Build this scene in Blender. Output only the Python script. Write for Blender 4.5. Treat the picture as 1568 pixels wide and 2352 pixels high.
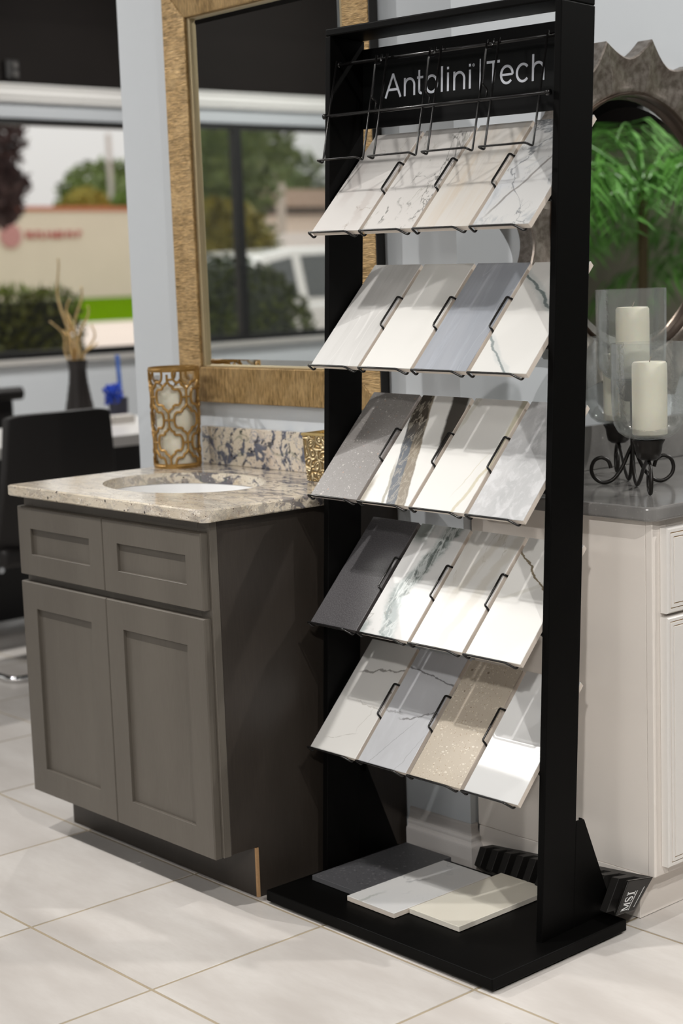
import bpy, bmesh, math, random
from mathutils import Vector, Matrix
R = random.Random(7)
for o in list(bpy.data.objects): bpy.data.objects.remove(o)
sc = bpy.context.scene
C = sc.collection
PI = math.pi

def lin(r, g, b):
    f = lambda v: (v/255/12.92) if v <= 10 else ((v/255+.055)/1.055)**2.4
    return (f(r), f(g), f(b), 1)

# ------------------------------------------------------------------ camera
CAM = Vector((3.48451, -2.01137, 1.33672))
FW, RT, UP = Vector((-.7443, .6531, -.1397)), Vector((.6628, .7480, -.0348)), Vector((-.0817, .1185, .9896))
cd = bpy.data.cameras.new('camera'); cam = bpy.data.objects.new('camera', cd); C.objects.link(cam)
m = Matrix.Identity(4)
for i in range(3): m[i][0], m[i][1], m[i][2], m[i][3] = RT[i], UP[i], -FW[i], CAM[i]
cam.matrix_world = m
cd.sensor_fit = 'VERTICAL'; cd.sensor_height = 36; cd.sensor_width = 24
cd.lens = 3766.66/2352*36
cd.clip_start = .05; cd.clip_end = 500
cd.dof.use_dof = True; cd.dof.focus_distance = 3.33; cd.dof.aperture_fstop = 2.9
sc.camera = cam

# ------------------------------------------------------------------ world, lamps, exposure
w = bpy.data.worlds.new('sky'); sc.world = w; w.use_nodes = True
nt = w.node_tree; nt.nodes.clear()
tc = nt.nodes.new('ShaderNodeTexCoord'); sx = nt.nodes.new('ShaderNodeSeparateXYZ'); cr = nt.nodes.new('ShaderNodeValToRGB')
bg = nt.nodes.new('ShaderNodeBackground'); out = nt.nodes.new('ShaderNodeOutputWorld')
nt.links.new(tc.outputs['Generated'], sx.inputs[0]); nt.links.new(sx.outputs['Z'], cr.inputs[0])
cr.color_ramp.elements[0].position = 0; cr.color_ramp.elements[0].color = (.64, .60, .585, 1)
cr.color_ramp.elements[1].position = 1; cr.color_ramp.elements[1].color = (2.0, 1.95, 1.93, 1)
nt.links.new(cr.outputs[0], bg.inputs[0]); bg.inputs[1].default_value = 1.12
nt.links.new(bg.outputs[0], out.inputs[0])

def lamp(name, kind, loc, energy, color=(1, .95, .88), size=.1, target=None, spot=None, sy=None):
    d = bpy.data.lights.new(name, kind); d.energy = energy; d.color = color
    if kind == 'AREA':
        d.size = size
        if sy: d.shape = 'RECTANGLE'; d.size_y = sy
    else: d.shadow_soft_size = size
    if spot: d.spot_size = math.radians(spot); d.spot_blend = 1
    o = bpy.data.objects.new(name, d); C.objects.link(o); o.location = loc
    if target is not None: o.rotation_euler = (Vector(target)-Vector(loc)).to_track_quat('-Z', 'Y').to_euler()
    return o
WARM = (1, .975, .94)
H = 3.70
lamp('track_lamp', 'SPOT', (.40, -1.23, H), 265, WARM, .05, (.9, -.18, .05), 52)
lamp('track_lamp', 'SPOT', (-2.60, -1.20, H), 310, WARM, .05, (-.1, .1, .6), 75)
lamp('track_lamp', 'SPOT', (4.30, -1.20, H), 260, WARM, .05, (1.3, .5, .6), 60)
lamp('fill_spot', 'SPOT', (3.7, -2.6, 2.45), 230, WARM, .06, (1.35, .5, .45), 40)  # added fill, no known fixture: brightens the cabinet panel behind the stand
lamp('track_lamp', 'SPOT', (3.3, 2.3, H), 270, WARM, .05, (1.0, 1.3, 1.1), 80)
lamp('track_lamp', 'SPOT', (-2.6, 2.4, H), 420, WARM, .06, (-3.0, 2.0, .7), 120)
lamp('track_lamp', 'SPOT', (1.9, 4.6, H), 480, WARM, .06, (2.7, 3.4, 1.7), 110)  # extra lamp added to brighten the palms
lamp('track_lamp', 'SPOT', (4.2, 5.6, H), 260, WARM, .06, (4.0, 7.5, 2.0), 120)  # extra lamp added to brighten the far wall in the round mirror
lamp('track_lamp', 'SPOT', (-3.8, 3.9, H), 300, WARM, .06, (-6, 4.1, 1.2), 110)
lamp('track_lamp', 'SPOT', (-3.8, -4.4, H), 330, WARM, .06, (-6, -4.6, 1.9), 120)
lamp('fill_lamp', 'POINT', (2.7, -5.3, 2.4), 60, WARM, .25)  # added soft fill behind the camera, not a known fixture
lamp('fill_lamp', 'POINT', (-.6, -5.3, 2.4), 60, WARM, .25)  # second added fill behind the camera
lamp('ceiling_panel', 'AREA', (-1.40, -1.115, 3.84), 26, (1, .97, .93), 1.22, (-1.40, -1.115, 0), None, .61)
lamp('ceiling_panel', 'AREA', (1.8, -3.4, 3.84), 26, (1, .97, .93), 1.22, (1.8, -3.4, 0), None, .61)  # unseen panel added as soft ambient fill

sc.view_settings.view_transform = 'Standard'; sc.view_settings.look = 'None'
sc.view_settings.gamma = 1; sc.view_settings.use_curve_mapping = False
sc.view_settings.exposure = 0.0

# ------------------------------------------------------------------ node helpers
class NB:
    """small builder for procedural materials on object coordinates"""
    def __init__(s, name, rough=.5, spec=.5, metal=0, coat=0):
        s.mat = bpy.data.materials.new(name); s.mat.use_nodes = True
        s.t = s.mat.node_tree; s.b = s.t.nodes['Principled BSDF']
        s.b.inputs['Roughness'].default_value = rough
        s.b.inputs['Specular IOR Level'].default_value = spec
        s.b.inputs['Metallic'].default_value = metal
        s.b.inputs['Coat Weight'].default_value = coat
        s.b.inputs['Coat Roughness'].default_value = .06
        s.co = s.n('ShaderNodeTexCoord').outputs['Object']
    def n(s, k): return s.t.nodes.new(k)
    def set(s, sock, v):
        if hasattr(v, 'is_output'): s.t.links.new(v, sock)
        elif v is not None: sock.default_value = v
    def map(s, scale=(1, 1, 1), rot=(0, 0, 0), loc=(0, 0, 0), co=None):
        q = s.n('ShaderNodeMapping'); s.set(q.inputs['Vector'], co or s.co)
        q.inputs['Scale'].default_value = scale; q.inputs['Rotation'].default_value = rot; q.inputs['Location'].default_value = loc
        return q.outputs[0]
    def noise(s, scale, detail=3, co=None, rough=.55, dist=0):
        q = s.n('ShaderNodeTexNoise'); s.set(q.inputs['Vector'], co or s.co)
        q.inputs['Scale'].default_value = scale; q.inputs['Detail'].default_value = detail
        q.inputs['Roughness'].default_value = rough; q.inputs['Distortion'].default_value = dist
        return q.outputs['Fac']
    def voro(s, scale, co=None, feat='F1', out='Distance', rnd=1):
        q = s.n('ShaderNodeTexVoronoi'); q.feature = feat; s.set(q.inputs['Vector'], co or s.co)
        q.inputs['Scale'].default_value = scale; q.inputs['Randomness'].default_value = rnd
        return q.outputs[out]
    def math(s, op, a, b=0, clamp=False):
        q = s.n('ShaderNodeMath'); q.operation = op; q.use_clamp = clamp
        s.set(q.inputs[0], a); s.set(q.inputs[1], b); return q.outputs[0]
    def step(s, v, lo, hi, a=0., b=1.):
        q = s.n('ShaderNodeMapRange'); q.interpolation_type = 'SMOOTHSTEP'
        s.set(q.inputs['Value'], v)
        q.inputs['From Min'].default_value = lo; q.inputs['From Max'].default_value = hi
        q.inputs['To Min'].default_value = a; q.inputs['To Max'].default_value = b
        return q.outputs[0]
    def mix(s, f, a, b):
        q = s.n('ShaderNodeMix'); q.data_type = 'RGBA'
        s.set(q.inputs[0], f); s.set(q.inputs[6], a); s.set(q.inputs[7], b); return q.outputs[2]
    def sep(s, co=None):
        q = s.n('ShaderNodeSeparateXYZ'); s.set(q.inputs[0], co or s.co); return q.outputs
    def col(s, c): s.set(s.b.inputs['Base Color'], c); return s
    def bump(s, h, strength=.3, dist=.002):
        q = s.n('ShaderNodeBump'); q.inputs['Strength'].default_value = strength; q.inputs['Distance'].default_value = dist
        s.set(q.inputs['Height'], h); s.set(s.b.inputs['Normal'], q.outputs[0]); return s
    # pattern masks -----------------------------------------------------
    def cloud(s, scale, lo, hi, k=1., st=(1, 1, 1), rot=0, seed=0, detail=4, dist=.3):
        return s.math('MULTIPLY', s.step(s.noise(scale, detail, s.map(st, (0, 0, rot), (seed, seed*.7, seed*.3)), .6, dist), lo, hi), k)
    def vein(s, scale, wid, k=1., st=(1, 1, 1), rot=0, seed=0, detail=5, dist=.6, lo=None, hi=None):
        v = s.noise(scale, detail, s.map(st, (0, 0, rot), (seed, seed*.7, seed*.3)), .6, dist*.4)
        f = s.math('MULTIPLY', s.step(s.math('ABSOLUTE', s.math('SUBTRACT', v, .5)), 0, wid, 1, 0), k)
        if lo is not None: f = s.math('MULTIPLY', f, s.cloud(scale*.8, lo, hi, 1, seed=seed+3.3))
        return f
    def path(s, a, b, wid, k=1., amp=.02, fr=20, seed=0, y0=None, y1=None, edge=.35, fade=.03):
        """soft vein along x = a + b*y, wandering by noise"""
        x, y, z = s.sep()
        wob = s.math('MULTIPLY', s.math('SUBTRACT', s.noise(fr, 4, s.map((.35, 1, 1), (0, 0, 0), (seed, seed, seed))), .5), amp)
        d = s.math('ABSOLUTE', s.math('ADD', s.math('SUBTRACT', x, s.math('ADD', s.math('MULTIPLY', y, b), a)), wob))
        f = s.math('MULTIPLY', s.step(d, wid*edge, wid, 1, 0), k)
        if y0 is not None: f = s.math('MULTIPLY', f, s.step(y, y0-fade, y0+fade))
        if y1 is not None: f = s.math('MULTIPLY', f, s.step(y, y1-fade, y1+fade, 1, 0))
        return f
    def hpath(s, a, b, wid, k=1., amp=.02, fr=20, seed=0, x0=None, x1=None, edge=.35, fade=.012):
        """soft vein along y = a + b*x"""
        x, y, z = s.sep()
        wob = s.math('MULTIPLY', s.math('SUBTRACT', s.noise(fr, 5, s.map((1, .35, 1), (0, 0, 0), (seed, seed, seed))), .5), amp)
        d = s.math('ABSOLUTE', s.math('ADD', s.math('SUBTRACT', y, s.math('ADD', s.math('MULTIPLY', x, b), a)), wob))
        w_ = s.math('MULTIPLY', s.step(s.noise(90, 2, s.map((1, 1, 1), (0, 0, 0), (seed+5, 0, 0))), .3, .7, .4, 1.5), wid)
        f = s.math('MULTIPLY', s.step(s.math('DIVIDE', d, w_), edge, 1, 1, 0), k)
        if x0 is not None: f = s.math('MULTIPLY', f, s.step(x, x0-fade, x0+fade))
        if x1 is not None: f = s.math('MULTIPLY', f, s.step(x, x1-fade, x1+fade, 1, 0))
        return f
    def speck(s, scale, size, keep, k=1., st=(1, 1, 1), seed=0):
        q = s.n('ShaderNodeTexVoronoi'); s.set(q.inputs['Vector'], s.map(st, (0, 0, .6), (seed, seed, seed))); q.inputs['Scale'].default_value = scale
        sc_ = s.n('ShaderNodeSeparateColor'); s.t.links.new(q.outputs['Color'], sc_.inputs[0])
        on = s.math('LESS_THAN', sc_.outputs[0], keep)
        sz = s.math('MULTIPLY', sc_.outputs[1], size)
        f = s.math('MULTIPLY', s.math('MULTIPLY', s.math('LESS_THAN', q.outputs['Distance'], sz), on), k)
        return f

def flat(name, c, rough=.5, spec=.5, metal=0, coat=0, noise=0, nscale=30, bump=0, bscale=200):
    b = NB(name, rough, spec, metal, coat)
    if noise:
        d = tuple(v*(1-noise) for v in c[:3])+(1,)
        b.col(b.mix(b.noise(nscale, 4), d, tuple(min(1, v*(1+noise)) for v in c[:3])+(1,)))
    else: b.col(c)
    if bump: b.bump(b.noise(bscale, 3), bump, .001)
    return b.mat

def layered(name, base, layers, rough=.35, spec=.5, edge=None, coat=0):
    b = NB(name, rough, spec, 0, coat); c = base
    for f, colr in layers(b): c = b.mix(f, c, colr)
    if edge is not None:                       # raw ceramic body on the cut sides and back of a sample
        z = b.sep()[2]
        c = b.mix(b.step(z, -.0013, -.0009), edge, c)
    b.col(c); return b.mat

def emission_free_glass(name, tint=(1, 1, 1, 1), refl=.35, rough=.0, bump=None, haze=0):
    mt = bpy.data.materials.new(name); mt.use_nodes = True; t = mt.node_tree; t.nodes.clear()
    o = t.nodes.new('ShaderNodeOutputMaterial'); mx = t.nodes.new('ShaderNodeMixShader')
    tr = t.nodes.new('ShaderNodeBsdfTransparent'); tr.inputs[0].default_value = tint
    g = t.nodes.new('ShaderNodeBsdfGlossy'); g.inputs['Roughness'].default_value = rough
    lw = t.nodes.new('ShaderNodeFresnel'); lw.inputs['IOR'].default_value = 1.5
    mm = t.nodes.new('ShaderNodeMath'); mm.operation = 'MULTIPLY'; mm.inputs[1].default_value = refl; mm.use_clamp = True
    t.links.new(lw.outputs[0], mm.inputs[0]); t.links.new(mm.outputs[0], mx.inputs[0])
    t.links.new(tr.outputs[0], mx.inputs[1]); t.links.new(g.outputs[0], mx.inputs[2])
    last = mx.outputs[0]
    if haze:  # white diffuse mix that stands in for bright reflections
        df = t.nodes.new('ShaderNodeBsdfTranslucent'); df.inputs[0].default_value = (.9, .93, .92, 1); d2 = t.nodes.new('ShaderNodeBsdfDiffuse'); d2.inputs[0].default_value = (.9, .93, .92, 1)
        ad = t.nodes.new('ShaderNodeMixShader'); t.links.new(df.outputs[0], ad.inputs[1]); t.links.new(d2.outputs[0], ad.inputs[2])
        hz = t.nodes.new('ShaderNodeMixShader'); hz.inputs[0].default_value = haze; t.links.new(last, hz.inputs[1]); t.links.new(ad.outputs[0], hz.inputs[2]); last = hz.outputs[0]
    t.links.new(last, o.inputs[0])
    if bump:
        c = t.nodes.new('ShaderNodeTexCoord'); n = t.nodes.new('ShaderNodeTexNoise'); bp = t.nodes.new('ShaderNodeBump')
        n.inputs['Scale'].default_value = bump[0]; n.inputs['Detail'].default_value = 2; n.inputs['Distortion'].default_value = 1
        bp.inputs['Strength'].default_value = bump[1]; bp.inputs['Distance'].default_value = .004
        t.links.new(c.outputs['Object'], n.inputs['Vector']); t.links.new(n.outputs['Fac'], bp.inputs['Height'])
        t.links.new(bp.outputs[0], g.inputs['Normal']); t.links.new(bp.outputs[0], lw.inputs['Normal'])
    return mt

# ------------------------------------------------------------------ mesh helpers
class MB:
    def __init__(s): s.v = []; s.f = []
    def add(s, vs, fs):
        n = len(s.v); s.v += [tuple(v) for v in vs]; s.f += [tuple(i+n for i in f) for f in fs]; return s
    def box(s, x0, x1, y0, y1, z0, z1):
        return s.add([(x0, y0, z0), (x1, y0, z0), (x1, y1, z0), (x0, y1, z0), (x0, y0, z1), (x1, y0, z1), (x1, y1, z1), (x0, y1, z1)],
                     [(0, 3, 2, 1), (4, 5, 6, 7), (0, 1, 5, 4), (1, 2, 6, 5), (2, 3, 7, 6), (3, 0, 4, 7)])
    def prism(s, poly, ax, a, b):
        """poly of 2D points; ax = extrusion axis index"""
        def P(p, h):
            q = list(p); q.insert(ax, h); return tuple(q)
        n = len(poly); vs = [P(p, a) for p in poly]+[P(p, b) for p in poly]
        fs = [tuple(range(n)), tuple(range(2*n-1, n-1, -1))]+[(i, i+n, (i+1) % n+n, (i+1) % n) for i in range(n)]
        return s.add(vs, fs)
    def loft(s, secs, caps=True, closed=True):
        n = len(secs[0]); vs = [p for q in secs for p in q]; fs = []
        for k in range(len(secs)-1):
            for i in range(n if closed else n-1):
                j = (i+1) % n; fs.append((k*n+i, k*n+j, (k+1)*n+j, (k+1)*n+i))
        if caps: fs += [tuple(range(n-1, -1, -1)), tuple((len(secs)-1)*n+i for i in range(n))]
        return s.add(vs, fs)
    def tube(s, path, r, n=8, closed=False, rad=None):
        P = [Vector(p) for p in path]; L = len(P); secs = []; up = None
        for i in range(L):
            a = P[(i-1) % L] if (closed or i) else P[0]; b = P[(i+1) % L] if (closed or i < L-1) else P[-1]
            t = (b-a).normalized()
            if up is None:
                up = t.orthogonal().normalized()
            up = (up-t*up.dot(t))
            up = up.normalized() if up.length > 1e-6 else t.orthogonal().normalized()
            q = t.cross(up); rr = rad[i] if rad else r
            secs.append([P[i]+(up*math.cos(2*PI*k/n)+q*math.sin(2*PI*k/n))*rr for k in range(n)])
        if closed: secs.append(secs[0])
        return s.loft(secs, not closed)
    def lathe(s, prof, n=32, c=(0, 0, 0), caps=False):
        secs = [[(c[0]+r*math.cos(2*PI*k/n), c[1]+r*math.sin(2*PI*k/n), c[2]+z) for k in range(n)] for r, z in prof]
        return s.loft(secs, caps)
    def xf(s, M):
        s.v = [tuple(M @ Vector(v)) for v in s.v]; return s
def bend(pts, r=.004, k=4):
    """round the corners of a wire path"""
    P = [Vector(p) for p in pts]; o = [P[0]]
    for i in range(1, len(P)-1):
        a, b = (P[i-1]-P[i]), (P[i+1]-P[i]); d = min(r, a.length*.45, b.length*.45)
        p0, p1 = P[i]+a.normalized()*d, P[i]+b.normalized()*d
        for j in range(k+1):
            t = j/k; o.append(p0*(1-t)**2+P[i]*2*t*(1-t)+p1*t*t)
    return o+[P[-1]]
def obj(name, mb, mat, parent=None, smooth=False, bev=0, seg=2):
    me = bpy.data.meshes.new(name); me.from_pydata(mb.v, [], mb.f)
    b = bmesh.new(); b.from_mesh(me); bmesh.ops.recalc_face_normals(b, faces=b.faces); b.to_mesh(me); b.free()
    if mat: me.materials.append(mat)
    if smooth:
        for p in me.polygons: p.use_smooth = True
        if smooth != 'all':
            try: me.set_sharp_from_angle(angle=math.radians(40))
            except Exception: pass
    o = bpy.data.objects.new(name, me); C.objects.link(o)
    if parent: o.parent = parent
    if bev:
        q = o.modifiers.new('edge', 'BEVEL'); q.width = bev; q.segments = seg; q.limit_method = 'ANGLE'; q.angle_limit = math.radians(40)
    return o
def thing(name, label, cat, loc=(0, 0, 0), rz=0, group=None):
    o = bpy.data.objects.new(name, None); C.objects.link(o); o.location = loc; o.rotation_euler = (0, 0, rz)
    o.empty_display_size = .1
    return tag(o, label, cat, group)
def tag(o, label, cat, group=None):
    o['label'] = label; o['category'] = cat
    if group: o['group'] = group
    return o
def struct(o): o['kind'] = 'structure'; return o
def stuff(o): o['kind'] = 'stuff'; return o
def part(o, parent, loc=None):
    o.parent = parent; return o
def dup(root, loc, rz=None, label=None):
    r = root.copy(); C.objects.link(r); r.location = loc
    if rz is not None: r.rotation_euler = (0, 0, rz)
    if label: r['label'] = label
    for ch in list(root.children):
        c = ch.copy(); C.objects.link(c); c.parent = r
        for g in ch.children:
            d = g.copy(); C.objects.link(d); d.parent = c
    return r
# ================================================================== STRUCTURE
M = {}
def wallmat(name, c):
    b = NB(name, .55, .3); b.col(b.mix(b.noise(1.2, 3), tuple(v*.97 for v in c[:3])+(1,), c)); b.bump(b.noise(350, 2), .05, .001); return b.mat
M['wall'] = wallmat('blue_grey_wall_paint', (.645, .68, .715, 1))
M['black_paint'] = flat('black_ceiling_paint', (.0085, .0068, .006, 1), .8, .15, noise=.25, nscale=2)
M['trimwhite'] = flat('white_trim_paint', (.60, .59, .57, 1), .45)
M['baseboard'] = flat('white_baseboard_paint', (.62, .59, .57, 1), .4)
M['blackmetal'] = flat('black_window_frame', (.012, .012, .012, 1), .4)
M['pane'] = emission_free_glass('window_glass', (.97, .985, .975, 1), .6)
M['lowerwall'] = wallmat('grey_wall_paint', (.64, .67, .70, 1))

def floor_tile_mat():
    b = NB('porcelain_floor_tile', .3, .5)
    oi = b.n('ShaderNodeObjectInfo'); cb = b.n('ShaderNodeCombineXYZ')
    rr = b.math('MULTIPLY', oi.outputs['Random'], 37.)
    for i in range(3): b.t.links.new(rr, cb.inputs[i])
    va = b.n('ShaderNodeVectorMath'); va.operation = 'ADD'; b.t.links.new(b.co, va.inputs[0]); b.t.links.new(cb.outputs[0], va.inputs[1])
    co = b.map((1.0, 3.2, 1), (0, 0, .75), co=va.outputs[0])
    c = b.mix(b.step(b.noise(2.4, 4, co, .5), .25, .75), (.50, .465, .435, 1), (.64, .61, .58, 1))
    c = b.mix(b.math('MULTIPLY', b.step(b.noise(9, 3, co, .5), .40, .80), .25), c, (.50, .46, .43, 1))
    c = b.mix(b.math('MULTIPLY', b.step(b.noise(38, 4, co, .6), .35, .75), .16), c, (.46, .42, .385, 1))
    b.col(c)
    b.set(b.b.inputs['Roughness'], b.step(b.noise(3, 2, va.outputs[0]), .2, .8, .27, .36))
    return b.mat
M['ftile'] = floor_tile_mat()
M['grout'] = flat('sandy_grout', (.36, .30, .215, 1), .9, .2, noise=.15, nscale=40)
def outer_floor():
    b = NB('porcelain_floor_far', .32)
    q = b.n('ShaderNodeTexBrick'); b.set(q.inputs['Vector'], b.co)
    q.offset = 0; q.inputs['Scale'].default_value = 1; q.inputs['Brick Width'].default_value = .4443; q.inputs['Row Height'].default_value = .437
    q.inputs['Mortar Size'].default_value = .003
    q.inputs['Color1'].default_value = (.56, .53, .50, 1); q.inputs['Color2'].default_value = (.60, .57, .54, 1); q.inputs['Mortar'].default_value = (.30, .245, .165, 1)
    b.col(q.outputs[0]); return b.mat
floor = struct(obj('floor', MB().box(-6, 7.6, -7, 8, -.12, -.0045), outer_floor()))
xs = [.082+.4443*k for k in range(-9, 9)]
ys = [-.333-.437*k for k in range(5, 0, -1)]+[-.333, .097, .54]+[.54+.437*k for k in range(1, 8)]
g = obj('grout_bed', MB().box(xs[0], xs[-1], ys[0], ys[-1], -.0045, -.0013), M['grout'], floor)
gap = .0034
for j in range(len(ys)-1):
    d = ys[j+1]-ys[j]; wd = .4443
    t0 = None
    for i in range(len(xs)-1):
        if t0 is None:
            t0 = obj('tile', MB().box(gap-wd/2, wd/2-gap, gap-d/2, d/2-gap, -.002, 0), M['ftile'], floor, bev=.0007, seg=1); o = t0
        else: o = t0.copy(); C.objects.link(o); o.parent = floor
        o.location = (xs[i]+wd/2, ys[j]+d/2, 0)

YW = .565; XB = .957; CH = 3.86
struct(obj('wall_back', MB().box(-.291, XB, YW, YW+.12, 0, CH), M['wall']))
struct(obj('wall_right', MB().box(XB-.12, XB, YW+.12, 8, 0, CH), M['wall']))
struct(obj('ceiling', MB().box(-6.2, 7.6, -7, 8, CH, CH+.15), M['black_paint']))
struct(obj('wall_front', MB().box(-6, 7.6, -7.12, -7, 0, CH), M['lowerwall']))
struct(obj('wall_far', MB().box(-6, XB-.12, 7.5, 7.62, 0, CH), M['lowerwall']))
struct(obj('wall_far_right', MB().box(XB, 7.6, 7.5, 7.62, 0, CH), flat('olive_grey_wall', (.20, .19, .14, 1), .6, noise=.3, nscale=2)))
struct(obj('wall_showroom', MB().box(7.6, 7.72, -7, 8, 0, CH), flat('warm_grey_wall', (.16, .15, .135, 1), .6, noise=.2, nscale=1.5)))
struct(obj('trim_5', MB().box(XB+.01, 7.6, 7.3, 7.49, 2.35, 2.62), M['black_paint']))
struct(obj('trim_6', MB().box(XB+.01, 7.6, 7.3, 7.49, 2.63, CH-.01), flat('grey_bulkhead', (.17, .17, .17, 1), .7)))

# the storefront: low wall, sill, window bays, header trims and black bulkhead above
XW = -6.0
struct(obj('wall_left', MB().box(XW-.15, XW, -7, 8, 0, .86), M['lowerwall']))
struct(obj('trim_1', MB().box(XW-.10, XW+.05, -7, 8, .862, .895), flat('pale_window_sill', (.55, .53, .50, 1), .4), bev=.006))
struct(obj('trim_2', MB().box(XW-.15, XW-.01, -7, 8, 2.452, 2.552), flat('shaded_header_trim', (.40, .42, .44, 1), .5)))  # white trim coloured grey for the shade in the recess
tm = MB()
tm.prism([(XW-.15, 2.552), (XW+.03, 2.552), (XW+.03, 2.572), (XW+.045, 2.584), (XW+.045, 2.632), (XW+.06, 2.645), (XW+.06, 2.658), (XW-.15, 2.658)], 1, -7, 8)
struct(obj('trim_3', tm, M['trimwhite']))
struct(obj('wall_left_upper', MB().box(XW-.15, XW+.01, -7, 8, 2.659, 3.065).box(XW-.15, XW-.02, -7, 8, 3.066, CH-.001), M['black_paint']))
n = 0
for k in range(-1, 8):
    a = -4.37+1.5*k; b_ = a+1.5; n += 1; f = .036
    fm = MB()
    fm.box(XW-.09, XW-.03, a, a+f, .897, 2.45).box(XW-.09, XW-.03, b_-f, b_, .897, 2.45)
    fm.box(XW-.09, XW-.03, a+f, b_-f, .897, .945).box(XW-.09, XW-.03, a+f, b_-f, 2.41, 2.45)
    wo = struct(obj('window_%d' % n, fm, M['blackmetal']))
    obj('pane', MB().box(XW-.063, XW-.057, a+f, b_-f, .945, 2.41), M['pane'], wo)

prof = [(0, 0), (.019, 0), (.019, .050), (.0185, .054), (.014, .058), (.0125, .063), (.0135, .068), (.0135, .072), (.009, .076), (.0075, .082), (.0055, .090), (.0055, .097), (.003, .101), (0, .101)]
bb = MB()
bb.loft([[(.762, YW-d, z) for d, z in prof], [(XB+d, YW-d, z) for d, z in prof], [(XB+d, YW+.018, z) for d, z in prof]])
struct(obj('baseboard_back', bb, M['baseboard']))
bb = MB().loft([[(-.291, YW-d, z) for d, z in prof], [(-.02, YW-d, z) for d, z in prof]])
struct(obj('baseboard_left', bb, M['baseboard'], smooth=True))
struct(obj('trim_4', MB().box(XW-.15, XW-.01, -7, -5.872, .896, 2.451).box(XW-.15, XW-.01, 7.632, 8, .896, 2.451), M['lowerwall']))
# ================================================================== VANITY
def wood(name, c0, c1, rot=False):
    b = NB(name, .42, .4)
    co = b.map((30, 30, 1.6) if not rot else (1.6, 30, 30))
    co2 = b.map((5, 5, .8) if not rot else (.8, 5, 5))
    f = b.math('ADD', b.math('MULTIPLY', b.noise(14, 4, co), .35), b.math('MULTIPLY', b.noise(1.2, 4, co2), .65))
    b.col(b.mix(b.step(f, .30, .70), c0, c1)); b.bump(b.noise(30, 3, co), .05, .0005); return b.mat
M['van'] = wood('grey_stained_maple', (.094, .082, .068, 1), (.122, .108, .090, 1))
M['vanh'] = wood('grey_stained_maple_rail', (.094, .082, .068, 1), (.122, .108, .090, 1), True)
M['vanshade'] = wood('grey_stained_maple_shaded', (.024, .019, .015, 1), (.040, .032, .026, 1))  # same stain darkened to carry the shade on sides and toe board
M['mdf'] = flat('raw_board_edge', (.42, .25, .12, 1), .9, noise=.2, nscale=200)
van = thing('bathroom_vanity', 'grey stained shaker vanity cabinet with two drawers above two doors', 'cabinet')
BX0, BX1, FY = .002, .749, .0192
bd = MB()
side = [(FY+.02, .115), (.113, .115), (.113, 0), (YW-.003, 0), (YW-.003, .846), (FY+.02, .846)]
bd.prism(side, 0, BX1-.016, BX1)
obj('side_panel', bd, M['vanshade'], van, bev=.0008, seg=1)
obj('side_panel', MB().prism(side, 0, BX0, BX0+.016), M['vanshade'], van)
obj('back_panel', MB().box(BX0+.017, BX1-.017, YW-.010, YW-.004, .10, .845), M['vanshade'], van)
obj('bottom_panel', MB().box(BX0+.017, BX1-.017, FY+.021, YW-.011, .1155, .131), M['vanshade'], van)
ff = MB()
for a, b_ in ((BX0, BX0+.04), (BX1-.04, BX1)): ff.box(a, b_, FY, FY+.0195, .113, .846)
for z0, z1 in ((.113, .15), (.62, .68), (.80, .846)): ff.box(BX0+.04, BX1-.04, FY, FY+.0195, z0, z1)
obj('face_frame', ff, M['van'], van, bev=.0007, seg=1)
tk = obj('toe_board', MB().box(BX0, BX1-.0055, .1062, .1125, .001, .1125), M['vanshade'], van)
obj('raw_edge', MB().box(BX1-.0055, BX1+.0003, .1062, .1128, .001, .1135), M['mdf'], tk)['label'] = 'raw tan board edge at the end of the toe board'
def shaker(name, x0, x1, z0, z1, fx, fz, th=.0185, rec=.0075):
    d = MB(); ch = .003
    def ring(x, z, y): return [(x0+x, y, z0+z), (x1-x, y, z0+z), (x1-x, y, z1-z), (x0+x, y, z1-z)]
    d.loft([ring(0, 0, th), ring(0, 0, ch), ring(ch*.6, ch*.6, 0)], False)
    # front ring
    a = ring(ch*.6, ch*.6, 0); b_ = [(x0+fx, 0, z0+fz), (x1-fx, 0, z0+fz), (x1-fx, 0, z1-fz), (x0+fx, 0, z1-fz)]
    c = [(p[0], rec, p[2]) for p in b_]
    d.loft([a, b_, c], False)
    # back
    d.add(ring(0, 0, th), [(0, 1, 2, 3)])
    o = obj(name, d, M['van'], van, bev=.0005, seg=1)
    p = obj('inset_panel', MB().box(x0+fx-.004, x1-fx+.004, rec, rec+.006, z0+fz-.004, z1-fz+.004), M['van'], o)
    return o
g = .0014
for x0, x1 in ((0, .3687-g), (.3687+g, .741)):
    shaker('drawer', x0, x1, .657, .824, .056, .052)
    shaker('cabinet_door', x0, x1, .111, .640, .064, .064)

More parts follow.
